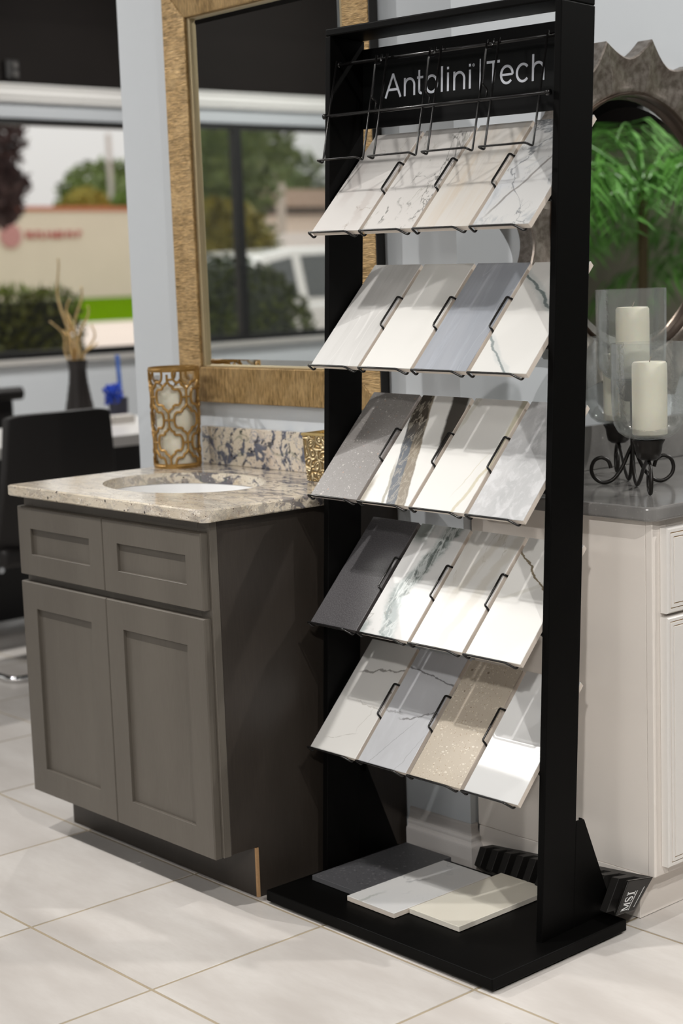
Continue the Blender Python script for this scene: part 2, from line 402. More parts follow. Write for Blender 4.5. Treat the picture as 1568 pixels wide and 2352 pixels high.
# ---- granite top with undermount basin
def granite(name, blue):
    b = NB(name, .12, .5)
    st = (1, 1, 1) if blue else (1, 2.6, 2.6)
    n1 = b.noise(4, 6, b.map(st, (0, 0, .3)), .6, .8)
    c = b.mix(b.step(n1, .35, .7), (.65, .58, .47, 1), (.54, .47, .37, 1) if not blue else (.66, .54, .44, 1))
    c = b.mix(b.cloud(7, .52, .72, .8, st, .3, 2.2), c, (.66, .60, .52, 1))
    c = b.mix(b.cloud(9, .60, .74, .55, st, .3, 6.1), c, (.42, .30, .17, 1))
    if blue:
        c = b.mix(b.cloud(27, .53, .58, .9, (1, 1, 1), .8, 1.7, 6, .5), c, (.06, .075, .125, 1))
        c = b.mix(b.cloud(38, .58, .63, .9, (1, 1, 1), .8, 3.9, 6, .5), c, (.02, .024, .04, 1))
        c = b.mix(b.vein(7, .012, .7, (1, 1, 1), .5, 4.2, 5, 1.2), c, (.20, .21, .27, 1))
        c = b.mix(b.vein(14, .010, .5, (1, 1, 1), .5, 8.2, 5, 1.2), c, (.16, .20, .30, 1))
    else:
        y = b.sep()[1]; x = b.sep()[0]
        back = b.step(b.math('ADD', y, b.math('MULTIPLY', x, .25)), .22, .55)
        c = b.mix(b.math('MULTIPLY', b.cloud(16, .49, .56, 1., st, .3, 1.7, 6, .9), b.math('ADD', b.math('MULTIPLY', back, .75), .22)), c, (.065, .07, .10, 1))
        c = b.mix(b.vein(7, .010, .6, st, .35, 4.2, 5, 1.2), c, (.24, .22, .23, 1))
        c = b.mix(b.vein(17, .02, .4, st, .35, 9.2, 5, 1.2), c, (.33, .24, .17, 1))
    c = b.mix(b.speck(150, .34, .22, .85, (1, 1, 1), 2), c, (.13, .075, .055, 1))
    c = b.mix(b.speck(95, .33, .16, .9, (1, 1, 1), 5), c, (.035, .03, .03, 1))
    c = b.mix(b.speck(220, .4, .2, .8, (1, 1, 1), 9), c, (.82, .78, .72, 1))
    c = b.mix(b.vein(1.6, .0022, .7, (1, 2.2, 2.2), .2, 7.1, 3, .2, .4, .55), c, (.045, .08, .05, 1))
    b.col(c); return b.mat
M['granite'] = granite('cream_granite', False); M['granite_back'] = granite('blue_flecked_granite', True)
top = thing('granite_countertop', 'cream speckled granite vanity top with an oval basin cut into it', 'countertop')
def slab_with_oval(x0, x1, y0, y1, z0, z1, rad, cx, cy, ax, ay, n=72):
    """flat slab, rounded front right corner, oval hole"""
    outer = []
    def push(px, py): outer.append((px, py))
    corners = [(x0, y1, 0), (x0, y0, .004), (x1, y0, rad), (x1, y1, 0)]
    def boundary(th):
        d = (math.cos(th), math.sin(th)); t = 1e9
        for lim, k in ((x0, 0), (x1, 0), (y0, 1), (y1, 1)):
            c = (cx, cy)[k]
            if abs(d[k]) > 1e-9:
                q = (lim-c)/d[k]
                if q > 0: t = min(t, q)
        p = [cx+d[0]*t, cy+d[1]*t]
        # round the front-right corner
        qx, qy = x1-rad, y0+rad
        if p[0] > qx and p[1] < qy:
            lo, hi = 0, t
            for _ in range(40):
                mid = (lo+hi)/2; X, Y = cx+d[0]*mid, cy+d[1]*mid
                if X > qx and Y < qy and (X-qx)**2+(Y-qy)**2 > rad*rad: hi = mid
                else: lo = mid
            p = [cx+d[0]*lo, cy+d[1]*lo]
        return p
    ths = [2*PI*i/n for i in range(n)]
    for px, py in ((x0, y0), (x0, y1), (x1, y1)): ths.append(math.atan2(py-cy, px-cx) % (2*PI))
    for k in range(9):
        a = -PI/2+PI/2*k/8; ths.append(math.atan2(y0+rad+rad*math.sin(a)-cy, x1-rad+rad*math.cos(a)-cx) % (2*PI))
    ths = sorted(set(round(t, 6) for t in ths))
    O = [boundary(t) for t in ths]; I = [(cx+ax*math.cos(t), cy+ay*math.sin(t)) for t in ths]
    N = len(ths); e = .003
    def shrink(P):
        return [(p[0]+(e if p[0] < x0+1e-4 else (-e if p[0] > x1-1e-4 else 0)), p[1]+(e if p[1] < y0+1e-4 else 0)) for p in P]
    secs = [[(p[0], p[1], z1) for p in I], [(p[0], p[1], z1) for p in shrink(O)], [(p[0], p[1], z1-e) for p in O], [(p[0], p[1], z0+e) for p in O],
            [(p[0], p[1], z0) for p in shrink(O)], [(p[0], p[1], z0) for p in I], [(p[0], p[1], z1) for p in I]]
    return MB().loft(secs, False)
SX, SY, SA, SB = .335, .258, .228, .172
sl = slab_with_oval(-.0113, .7781, -.0148, YW-.002, .8494, .876, .022, SX, SY, SA, SB)
obj('slab', sl, M['granite'], top, smooth=True)
obj('backsplash', MB().box(.03, .775, YW-.022, YW-.002, .8762, .974), M['granite_back'], top, bev=.002)
bowl = MB()
pr = [(1.06, -.0005), (1.0, -.0005), (.985, -.02), (.95, -.06), (.86, -.10), (.65, -.128), (.35, -.140), (.08, -.143), (.08, -.150), (.37, -.148), (.67, -.136), (.9, -.107), (1.0, -.062), (1.03, -.02), (1.06, -.012), (1.06, -.0005)]
bowl.loft([[(SX+SA*q*math.cos(2*PI*k/56), SY+SB*q*math.sin(2*PI*k/56), .849+z) for k in range(56)] for q, z in pr], False)
obj('sink_basin', bowl, flat('white_porcelain', (.80, .80, .80, 1), .07, .6), top, smooth=True)
obj('drain', MB().lathe([(0, .002), (.016, .002), (.021, 0), (.021, -.01), (0, -.01)], 24, (SX, SY, .708)), flat('chrome', (.8, .8, .8, 1), .1, metal=1), top, smooth=True)

# ---- pierced gold candle lantern
M['gold'] = flat('antique_gold_metal', (.34, .195, .055, 1), .42, .5, .5, noise=.35, nscale=30, bump=.2, bscale=120)
M['wax'] = NB('ivory_wax', .45, .4).col((.80, .76, .64, 1)).mat
M['wax'].node_tree.nodes['Principled BSDF'].inputs['Subsurface Weight'].default_value = .25
M['wax'].node_tree.nodes['Principled BSDF'].inputs['Subsurface Radius'].default_value = (.02, .012, .006)
M['glass'] = emission_free_glass('clear_glass', (.992, .995, .993, 1), .5)
lan = thing('candle_lantern', 'gold quatrefoil lattice lantern with an ivory candle, on the granite top', 'lantern', (.040, .455, .8762))
LH = .258
def lr(z): return .0585+.0045*(z/LH)
def cyl(a, z, dr=0): r = lr(z)+dr; return (r*math.cos(a), r*math.sin(a), z)
def band(z0, z1, th=.004):
    return MB().lathe([(lr(z0)-th/2, z0), (lr(z0)+th/2, z0), (lr(z1)+th/2, z1), (lr(z1)-th/2, z1), (lr(z0)-th/2, z0)], 48)
obj('rim', band(LH-.012, LH), M['gold'], lan, smooth=True)
obj('base_ring', band(0, .012), M['gold'], lan, smooth=True)
obj('base_plate', MB().lathe([(0, .0005), (.056, .0005), (.056, .004), (0, .004)], 40), M['gold'], lan)
q = [(0, 1), (.16, .80), (.36, .70), (.40, .56), (.56, .50), (.78, .50), (.95, .32), (1, 0)]
ogee = q+[(x, -y) for x, y in q[-2::-1]]+[(-x, -y) for x, y in q[1:]]+[(-x, y) for x, y in q[-2:0:-1]]
lat = MB()
def ogee_curve(a0, z0, wa, hz):
    pts = []
    for x, y in ogee:
        z = min(max(z0+y*hz, .006), LH-.006); pts.append(cyl(a0+x*wa, z))
    fine = []
    N = len(pts)
    for i in range(N):
        p0, p1, p2, p3 = (Vector(pts[(i+j-1) % N]) for j in range(4))
        for t in (0, .5):
            fine.append(.5*((2*p1)+(-p0+p2)*t+(2*p0-5*p1+4*p2-p3)*t*t+(-p0+3*p1-3*p2+p3)*t**3))
    return fine
pit = .116; A0 = math.radians(-52)
for c in range(8):
    a = A0+c*PI/4
    offs = (.0665, .0665+pit) if c % 2 == 0 else (.0085, .0085+pit, .0085+2*pit)
    for z in offs:
        lat.tube(ogee_curve(a, z, math.radians(32), .0395), .0036, 6, True)
        for sg in (1, -1):
            za, zb = z+sg*.038, z+sg*.058
            if .006 < za < LH-.006: lat.tube([cyl(a, za), cyl(a, min(max(zb, .006), LH-.006))], .0032, 6)
    for z in ((.0665, .0665+pit) if c % 2 == 0 else (.0085+pit,)):
        for sg in (1, -1):
            lat.tube([cyl(a+sg*math.radians(32+k*6.5), z) for k in (0, 1, 2)], .003, 6)
obj('lattice', lat, M['gold'], lan, smooth=True)
obj('glass_liner', MB().lathe([(.0525, .006), (.0545, .235)], 40), M['glass'], lan, smooth='all')
cn = obj('candle', MB().lathe([(0, .005), (.049, .005), (.049, .200), (.046, .206), (.030, .207), (.018, .203), (0, .201)], 36), M['wax'], lan, smooth=True)
obj('wick', MB().tube([(0, 0, .2), (.001, 0, .208), (.003, 0, .216)], .001, 6), flat('burnt_wick', (.02, .02, .02, 1), .9), cn)

# ---- carved gold tumbler
def carved():
    b = NB('carved_gold_resin', .38, .5, .7)
    d = b.voro(62, b.map((1, 1, 1)), 'SMOOTH_F1'); s_ = b.math('SINE', b.math('MULTIPLY', b.math('ADD', d, b.math('MULTIPLY', b.noise(40, 2), .5)), 26))
    b.col(b.mix(b.step(s_, -.8, .8), (.36, .24, .10, 1), (.74, .60, .36, 1))); b.bump(s_, 1.0, .0035); return b.mat
tb = thing('carved_tumbler', 'square gold tumbler carved with scrolls, behind the black display frame', 'tumbler', (.612, .475, .8762), math.radians(8))
t0, t1, hh, wl = .036, .0435, .114, .004
sq = lambda h, z: [(-h, -h, z), (h, -h, z), (h, h, z), (-h, h, z)]
obj('body', MB().loft([sq(t0-.01, .001), sq(t0, .001), sq(t0+.001, .007), sq(t1-.001, hh-.006), sq(t1-wl-.001, hh-.006), sq(t0-wl, .008), sq(t0-.02, .008)], True), carved(), tb, bev=.0015)
M['goldp'] = flat('polished_gold_resin', (.62, .46, .2, 1), .35, .5, .7)
obj('rim', MB().loft([sq(t1, hh-.006), sq(t1+.001, hh-.003), sq(t1, hh), sq(t1-wl, hh), sq(t1-wl-.001, hh-.006), sq(t1, hh-.006)], False), M['goldp'], tb)

# ---- wall mirror in gold frame
def reed(name, ax):
    b = NB(name, .40, .5, .45)
    st = [44, 44, 44]; st[ax] = 4
    co = b.map(tuple(st)); n_ = b.math('ADD', b.math('MULTIPLY', b.noise(11, 3, co, .6, .25), .65), b.math('MULTIPLY', b.noise(3.5, 3, co, .6, .3), .35))
    big = b.noise(9, 3, b.map((1.6, 1, 1.6)))
    c = b.mix(b.step(n_, .36, .64), (.15, .092, .028, 1), (.58, .375, .16, 1)); c = b.mix(b.math('MULTIPLY', b.step(big, .4, .7), .4), c, (.68, .47, .23, 1))
    b.col(c); b.bump(n_, 1.0, .0045); return b.mat
M['reedh'] = reed('gold_reed_across', 0); M['reedv'] = reed('gold_reed_upright', 2)
M['mirror'] = NB('mirror_silver', 0.0, .5, 1).col((.90, .93, .92, 1)).mat
M['sideblack'] = flat('black_frame_side', (.012, .010, .008, 1), .5)
mir = thing('wall_mirror', 'tall rectangular mirror in a ribbed gold frame above the vanity', 'mirror', (.295, YW-.002, 1.6)); mir.rotation_euler = (.0030, 0, 0)
def fr(x0, x1, y0, y1, z0, z1): return MB().box(x0-.295, x1-.295, y0-YW, y1-YW, z0-1.6, z1-1.6)
def rail(poly):  # poly in x,z ; extruded front to back
    return MB().prism([(x-.295, z-1.6) for x, z in poly], 1, -.027, -.004)
X0, X1, Z0, Z1 = -.048, .730, 1.037, 2.100; I0, I1, J0, J1 = .047, .640, 1.128, 2.005
obj('stile', rail([(X0, Z0), (I0, J0), (I0, J1), (X0, Z1)]), M['reedh'], mir, bev=.003)
obj('stile', rail([(X1, Z0), (X1, Z1), (I1, J1), (I1, J0)]), M['reedh'], mir, bev=.003)
obj('rail', rail([(X0, Z0), (X1, Z0), (I1, J0), (I0, J0)]), M['reedv'], mir, bev=.003)
obj('rail', rail([(X0, Z1), (I0, J1), (I1, J1), (X1, Z1)]), M['reedv'], mir, bev=.003)
obj('frame_back', MB().prism([(X0-.295-.002, Z0-1.602), (X1-.295+.002, Z0-1.602), (X1-.295+.002, Z1-1.598), (X0-.295-.002, Z1-1.598)], 1, -.0039, -.0005)
    .box(X1-.295+.0003, X1-.295+.003, -.0265, -.0041, Z0-1.6, Z1-1.6), M['sideblack'], mir)
lip = MB(); w_ = .013
lip.box(I0-.295, I0-.295+w_, -.020, -.0042, J0-1.6, J1-1.6).box(I1-.295-w_, I1-.295, -.020, -.0042, J0-1.6, J1-1.6)
lip.box(I0-.295+w_, I1-.295-w_, -.020, -.0042, J0-1.6, J0-1.6+.004).box(I0-.295+w_, I1-.295-w_, -.020, -.0042, J1-1.604, J1-1.6)
obj('inner_lip', lip, flat('champagne_lip', (.50, .40, .24, 1), .35, .5, .5), mir, bev=.002)
gx0, gx1, gz0, gz1 = I0+w_, I1-w_, J0+.0042, J1-.0042; bv = .016
def gr(d, y): return [(gx0+d-.295, y, gz0+d-1.6), (gx1-d-.295, y, gz0+d-1.6), (gx1-d-.295, y, gz1-d-1.6), (gx0+d-.295, y, gz1-d-1.6)]
gm = MB().loft([gr(0, -.0045), gr(0, -.0105), gr(bv, -.0125)], True)
obj('mirror_glass', gm, M['mirror'], mir)
# ================================================================== DISPLAY STAND
def powder(name, c, r):
    b = NB(name, r, .08); b.col(c); b.bump(b.noise(500, 2), .12, .0006); return b.mat
M['blk'] = powder('black_powder_coat', (.0017, .0016, .0015, 1), .5)
M['wire'] = flat('glossy_black_wire', (.006, .0055, .0055, 1), .25, .5)
M['signblk'] = flat('black_sign_board', (.0022, .0022, .0024, 1), .4, .2)
BRZ = .0069; BT = Vector((.7865, .0995, .006))
def RX(a): return Matrix.Rotation(a, 3, 'X')
RS = Matrix.Rotation(.0481, 3, 'Z') @ Matrix.Rotation(.0184, 3, 'Y') @ Matrix.Rotation(-.0371, 3, 'X')
st = thing('display_stand', 'tall black metal display stand with wire racks of stone tile samples', 'display stand', BT, BRZ)
REL = (Matrix.Rotation(-BRZ, 3, 'Z') @ RS).to_euler()
def up_(name, mb, mat, smooth=False, bev=0, seg=2, parent=None):
    o = obj(name, mb, mat, parent or st, smooth, bev, seg)
    if not parent: o.rotation_euler = REL
    return o
BW, BD, BH = .6685, .4001, .0241
base = obj('base_plate', MB().box(0, BW, 0, BD, 0, BH), M['blk'], st, bev=.0022, seg=3)
for x in (.045, BW-.045):
    for y in (.04, BD-.04):
        obj('foot', MB().lathe([(0, -.006), (.012, -.006), (.013, 0), (0, 0)], 16, (x, y, 0)), M['blk'], st)
PX0, PX1, PY, PD, PW, HT = .0047, .6311, .1638, .1011, .0155, 1.8627
zb = BH-.012
fm = MB()
def post_poly(x0, x1): return [(x0, PY), (x1, PY), (x1, PY+PD), (x0, PY+PD)]
up_('post', MB().prism([(PX0, PY), (PX0+PW, PY), (PX0+PW, PY+PD), (PX0, PY+PD)], 2, zb, HT-.016), M['blk'], bev=.0016)
up_('post', MB().prism([(PX1-PW, PY), (PX1, PY), (PX1, PY+PD), (PX1-PW, PY+PD)], 2, zb, HT-.016), M['blk'], bev=.0016)
up_('top_bar', MB().box(PX0, PX1, PY, PY+PD, HT-.0158, HT), M['blk'], bev=.003, seg=3)
for xa, sg in ((PX0, 1), (PX1, -1)):
    gm = MB(); x1 = xa+sg*.0025; lo, hi = min(xa, x1), max(xa, x1)
    gm.prism([(PY+PD+.0006, zb+.004), (.4056, zb+.004), (.4056, zb+.022), (.292, .265), (.289, .2665), (PY+PD+.0006, .268)], 0, lo, hi)
    gm.box(min(x1, x1+sg*.010), max(x1, x1+sg*.010), .288, .2902, .235, .2675)
    up_('gusset', gm, M['blk'], bev=.0008, seg=1)
# racks -------------------------------------------------------------
TX0, TP = .0235, .1488
t_ = Vector((0, .1933, .2146)); SL = t_.length; t_.normalize(); n_ = Vector((0, -t_.z, t_.y))
def P(row, x, s, n): return Vector((x, .0989, .3311+(4-row)*.2768))+t_*s+n_*n
wr = .0023
for row in range(5):
    for s, n, rr in ((.088, -.0232, .0045), (.222, -.0232, .0045)):
        a = P(row, PX0+PW+.0005, s, n); b_ = P(row, PX1-PW-.0005, s, n)
        rod = MB().tube([a, b_], rr, 10); rod.tube([a, a+Vector((.006, 0, 0))], .0066, 10); rod.tube([b_-Vector((.006, 0, 0)), b_], .0066, 10)
        up_('rod', rod, M['wire'], 'all')
    for i in range(4):
        x = TX0+i*TP; xa, xb = x+.006, x+.128
        pts = [P(row, xa, .226, -.0160), P(row, xa, -.0012, -.0160), P(row, x+.0005, -.0012, .0012), P(row, x+.1105, -.0012, .0012), P(row, xb, -.0012, -.0160), P(row, xb, .226, -.0160)]
        up_('tile_holder', MB().tube(bend(pts, .0045), wr, 8), M['wire'], 'all')
        if i < 3:
            xg = x+.1468
            pts = [P(row, xg+.0007, .222, -.0160), P(row, xg+.0007, .196, -.0160), P(row, xg+.0007, .192, -.002), P(row, xg-.004, .190, .0052), P(row, xg-.004, .112, .0052), P(row, xg+.0007, .110, -.002), P(row, xg+.0007, .106, -.0160), P(row, xg+.0007, .088, -.0160)]
            up_('divider_wire', MB().tube(bend(pts, .004), wr, 8), M['wire'], 'all')
# the empty rack in front of the sign
ru = MB(); a, b_ = Vector((PX0+PW+.0005, .1865, 1.7895)), Vector((PX1-PW-.0005, .1865, 1.7895)); ru.tube([a, b_], .0042, 10)
ru.tube([a, a+Vector((.006, 0, 0))], .0062, 10); ru.tube([b_-Vector((.006, 0, 0)), b_], .0062, 10)
up_('rod', ru, M['wire'], 'all')
rl = MB(); a, b_ = Vector((.0075, .1587, 1.6815)), Vector((.6125, .1587, 1.6815)); rl.tube([a, b_], .0042, 10)
for q in (a, b_-Vector((.008, 0, 0))): rl.tube([q, q+Vector((.008, 0, 0))], .006, 10)
up_('rod', rl, M['wire'], 'all')
def W(x, z):  # lean line of the empty holders
    return Vector((x, .1425+(z-1.5845)*.1823, z))
for i in range(4):
    x = TX0+i*TP+.0005; xb = x+.1185
    off = Vector((0, -.0025, 0))
    pts = [W(x, 1.797)+off, W(x, 1.5835)+off, Vector((x-.006, .1285, 1.5890)), Vector((x+.110, .1285, 1.5895)), W(xb, 1.5835)+off, W(xb, 1.797)+off]
    up_('empty_holder', MB().tube(bend(pts, .004), wr, 8), M['wire'], 'all')
    if i < 3:
        xg = x+.1335
        pts = [W(xg, 1.797)+off, W(xg, 1.780)+off, W(xg, 1.7765)+Vector((0, -.018, 0)), W(xg, 1.708)+Vector((0, -.015, 0)), Vector((xg, .163, 1.7005)), Vector((xg, .1600, 1.678))]
        up_('divider_wire', MB().tube(bend(pts, .004), wr, 8), M['wire'], 'all')
# sign --------------------------------------------------------------
sign = up_('sign_board', MB().box(PX0+PW+.0005, PX1-PW-.0005, .2595, .2640, 1.662, 1.829), M['signblk'], bev=.0006, seg=1)
pan = obj('sign_insert', MB().box(PX0+PW+.004, PX1-PW-.004, .2585, .2594, 1.694, 1.792), flat('dark_sign_insert', (.004, .0045, .0045, 1), .35, .25), sign)
M['letter'] = flat('pale_lettering', (.72, .75, .82, 1), .5)
def ribbon(mb, pts, w, closed=False, y=0., th=.0006, cap=True):
    P2 = [Vector((a, b)) for a, b in pts]; L = len(P2); l, r = [], []
    for i in range(L):
        a = P2[(i-1) % L] if (closed or i) else P2[0]; b = P2[(i+1) % L] if (closed or i < L-1) else P2[-1]
        d1 = (P2[i]-a); d2 = (b-P2[i])
        if d1.length < 1e-9: d1 = d2
        if d2.length < 1e-9: d2 = d1
        d1.normalize(); d2.normalize(); t = (d1+d2)
        t = t.normalized() if t.length > 1e-6 else d1
        nn = Vector((-t.y, t.x)); k = 1/max(.5, nn.dot(Vector((-d1.y, d1.x))))
        l.append(P2[i]+nn*w/2*k); r.append(P2[i]-nn*w/2*k)
    secs = [[(l[i].x, y, l[i].y), (r[i].x, y, r[i].y), (r[i].x, y-th, r[i].y), (l[i].x, y-th, l[i].y)] for i in range(L)]
    if closed: secs.append(secs[0])
    mb.loft(secs, not closed)
def arc(cx, cz, rx, rz, a0, a1, k=20): return [(cx+rx*math.cos(math.radians(a0+(a1-a0)*i/k)), cz+rz*math.sin(math.radians(a0+(a1-a0)*i/k))) for i in range(k+1)]
ZB, XH, CAP, ASC = 1.7212, 1.7583, 1.7700, 1.7722; sw = .0050
def letter(kind, x0, x1, zb=ZB, sw=sw):
    mb = MB(); h = sw/2; Y = .2584
    cnt = [0]
    def rb(p, closed=False, w=None):
        ribbon(mb, p, w or sw, closed, Y-.00015*cnt[0]); cnt[0] += 1
    if kind == 'A':
        xm = (x0+x1)/2
        rb([(x0+h, zb), (xm, CAP)]); rb([(x1-h, zb), (xm, CAP)]); rb([(x0+.010, zb+.0165), (x1-.010, zb+.0165)])
    elif kind == 'n' or kind == 'h':
        rb([(x0+h, zb), (x0+h, XH if kind == 'n' else ASC)])
        rx = (x1-x0-sw)/2; rb([(x0+h, XH-h-rx)]+arc((x0+x1)/2, XH-h-rx, rx, rx, 180, 0)+[(x1-h, zb)])
    elif kind == 't':
        xs_ = x0+.006; rb([(xs_, XH+.0125), (xs_, zb+.006)]+arc(xs_+.006, zb+.0085, .006, .006, 180, 280, 8)); rb([(x0, XH-h), (x1, XH-h)])
    elif kind == 'o':
        rb(arc((x0+x1)/2, (zb+XH)/2, (x1-x0)/2-h, (XH-zb)/2-h+.0005, 0, 348, 29), True)
    elif kind == 'l': rb([((x0+x1)/2, zb), ((x0+x1)/2, ASC)])
    elif kind == 'i':
        rb([((x0+x1)/2, zb), ((x0+x1)/2, XH)]); rb([((x0+x1)/2, XH+.0062), ((x0+x1)/2, XH+.0114)], False, .0052)
    elif kind == '|': rb([((x0+x1)/2, 1.7148), ((x0+x1)/2, 1.7769)], False, .0028)
    elif kind == 'T': rb([((x0+x1)/2, zb), ((x0+x1)/2, CAP-sw)]); rb([(x0, CAP-h), (x1, CAP-h)])
    elif kind == 'e':
        cx, cz, rx, rz = (x0+x1)/2, (zb+XH)/2, (x1-x0)/2-h, (XH-zb)/2-h+.0003
        rb([(x0+h, cz), (x1-h, cz)], False, sw*.85); rb(arc(cx, cz, rx, rz, 0, 318, 28))
    elif kind == 'c': rb(arc((x0+x1)/2+.001, (zb+XH)/2, (x1-x0)/2-h+.0015, (XH-zb)/2-h+.0003, 42, 318, 26))
    elif kind == 'r':
        rb(arc((x0+x1)/2, zb, .0024, .0024, 0, 330, 11), True, .0009); rb([((x0+x1)/2-.0006, zb-.0012), ((x0+x1)/2-.0006, zb+.0012)], False, .0008)
    return mb
for k, a, b_ in (('A', .0888, .1375), ('n', .1446, .1768), ('t', .1822, .1992), ('o', .2050, .2405), ('l', .2488, .2541), ('i', .2651, .2711), ('n', .2827, .3148), ('i', .3241, .3303),
                 ('|', .3528, .3557), ('T', .3715, .4055), ('e', .4065, .4411), ('c', .4473, .4796), ('h', .4872, .5182)):
    obj('letter', letter(k, a, b_), M['letter'], sign)
obj('letter', letter('r', .3334, .3398, 1.7665), M['letter'], sign)

# ================================================================== TILE SAMPLES
RAW = (.66, .59, .52, 1)
def T(name, base, layers, rough=.34, edge=RAW, spec=.5): return layered('sample_'+name, base, layers, rough, spec, edge)
W1 = (.64, .615, .59, 1); W2 = (.655, .645, .62, 1); W3 = (.645, .64, .63, 1)
GREY = (.30, .29, .285, 1)
def L11(b):
    yield b.cloud(9, .56, .75, .45, (1, .55, 1), .5, 3.0), (.55, .50, .48, 1)
    yield b.path(.052, -.16, .022, .55, .05, 20, 2, .085, .20), (.50, .455, .435, 1)
    yield b.path(.112, -.10, .018, .5, .05, 24, 5, .02, .12), (.50, .45, .42, 1)
    yield b.vein(14, .012, .6, (1, .6, 1), .5, 4, 4, .8, .55, .62), (.33, .28, .24, 1)
def L12(b):
    yield b.cloud(8, .55, .75, .35, (1, .7, 1), .4, 8.0), (.50, .49, .47, 1)
    yield b.vein(9, .016, .85, (1, .7, 1), .7, 12.3, 5, 1.3, .50, .58), (.16, .155, .145, 1)
    yield b.vein(5, .012, .5, (1, .7, 1), .7, 15.3, 5, 1.3, .45, .55), (.34, .33, .28, 1)
    yield b.cloud(30, .60, .70, .55, (1, .8, 1), .4, 3.1, 5, .9), (.22, .215, .20, 1)
def L13(b):
    yield b.cloud(5, .42, .70, .7, (3.5, .35, 1), -.18, 2.0, 5), (.62, .55, .47, 1)
    yield b.cloud(9, .52, .72, .6, (3.5, .30, 1), -.18, 6.0, 5), (.56, .45, .33, 1)
    yield b.cloud(6, .58, .75, .5, (3.5, .3, 1), -.18, 9.0, 5), (.47, .42, .37, 1)
def L14(b):
    yield b.cloud(7, .50, .72, .55, (1, .7, 1), .5, 1.0, 5), (.52, .56, .63, 1)
    yield b.cloud(14, .52, .66, .75, (1, .7, 1), .3, 5.4, 7, 1.0), (.33, .36, .39, 1)
    yield b.vein(6, .011, .85, (1.1, .8, 1), .55, 5.7, 6, 1.2), (.20, .21, .225, 1)
    yield b.vein(15, .011, .6, (1, .6, 1), .5, 8.8, 5, 1.3, .45, .55), (.24, .25, .27, 1)
    yield b.path(.005, .52, .0045, .8, .02, 18, 4, .03, .24), (.22, .20, .19, 1)
def L21(b):
    yield b.cloud(7, .38, .68, .8, (3, .45, 1), -.35, 2.0, 6), (.50, .49, .475, 1)
    yield b.cloud(13, .50, .72, .5, (3, .35, 1), -.35, 5.0, 6), (.40, .395, .38, 1)
    yield b.vein(5, .006, .5, (1, .4, 1), -.5, 6.1, 3, .5), (.70, .69, .67, 1)
def L22(b): yield b.cloud(3, .4, .7, .3, (1, 1, 1), 0, 2.0), (.70, .685, .65, 1)
def L23(b):
    yield b.cloud(7, .36, .66, .8, (3.2, .4, 1), -.38, 2.0, 6), (.265, .285, .32, 1)
    yield b.cloud(16, .50, .70, .55, (3.5, .35, 1), -.38, 7.0, 6), (.38, .40, .45, 1)
    yield b.vein(6, .006, .45, (1, .35, 1), -.40, 3.1, 3, .4), (.45, .46, .49, 1)
def L24(b):
    yield b.path(.090, -1.0, .014, .45, .04, 22, 3, None, .13), (.45, .48, .48, 1)
    yield b.path(.088, -1.0, .0050, .9, .04, 24, 3, None, .12, fade=.02), (.20, .235, .235, 1)
    yield b.path(.306, -1.2, .022, .5, .05, 18, 5, .14), (.40, .44, .44, 1)
    yield b.path(.306, -1.2, .0070, .95, .05, 26, 5, .15), (.13, .165, .165, 1)
    yield b.vein(12, .010, .4, (1, .7, 1), .5, 9.3, 5, 1, .58, .66), (.30, .32, .32, 1)
def L31(b):
    yield b.cloud(3, .4, .7, .4, (1, 1, 1), 0, 2.0), (.17, .157, .15, 1)
    yield b.speck(230, .46, .42, .75, (1, 1.1, 1), 1), (.32, .305, .29, 1)
    yield b.speck(330, .5, .35, .8, (1, 1, 1), 4), (.14, .12, .11, 1)
    yield b.speck(150, .34, .25, .8, (1, 1, 1), 7), (.45, .42, .39, 1)
    yield b.speck(130, .26, .12, .8, (1, 1, 1), 9), (.36, .22, .16, 1)
def L32(b):
    yield b.path(-.006, .0, .024, .9, .02, 20, 6, None, .06, .5, .02), (.26, .225, .17, 1)
    yield b.path(.066, -.26, .0055, .8, .016, 26, 9, None, .10), (.27, .25, .20, 1)
    yield b.path(.112, -.33, .018, .97, .012, 24, 7, edge=.75), (.19, .155, .11, 1)
    yield b.path(.088, -.33, .015, .97, .010, 24, 2, edge=.75), (.085, .098, .118, 1)
    yield b.path(.100, -.33, .027, .97, .012, 24, 2, .165, edge=.8), (.030, .022, .014, 1)
    yield b.path(.1945, -.30, .026, .97, .014, 24, 4, .10, edge=.7), (.024, .019, .014, 1)
    yield b.math('MULTIPLY', b.vein(60, .05, .45, (1, .35, 1), -.2, 3, 4, .8), b.path(.100, -.33, .027, 1, .012, 24, 2, edge=.8)), (.42, .38, .31, 1)
def L33(b):
    yield b.path(.150, -.06, .012, .75, .012, 16, 3, .10, edge=.4), (.36, .325, .21, 1)
    yield b.path(.108, .22, .006, .75, .02, 18, 5, None, .14), (.47, .42, .29, 1)
    yield b.path(.072, .30, .002, .5, .02, 22, 8, .05, .14), (.48, .44, .33, 1)
    yield b.path(-.03, .15, .008, .5, .02, 16, 9, .2), (.42, .40, .32, 1)
    yield b.cloud(6, .6, .75, .3, (1, .6, 1), .3, 4), (.60, .57, .50, 1)
def L34(b):
    yield b.cloud(5, .36, .68, .8, (1.4, .6, 1), .2, 2.0, 7, .6), (.35, .355, .36, 1)
    yield b.cloud(40, .45, .65, .45, (1, .7, 1), .2, 6.0, 6, .6), (.64, .64, .65, 1)
    yield b.cloud(90, .52, .66, .35, (1, .8, 1), .2, 8.0, 4), (.38, .38, .39, 1)
def L41(b):
    yield b.cloud(420, .42, .62, .8, (1, 1, 1), 0, 2.0, 3), (.115, .110, .115, 1)
    yield b.cloud(4, .4, .7, .4, (1, 1, 1), 0, 5.0, 3), (.10, .095, .10, 1)
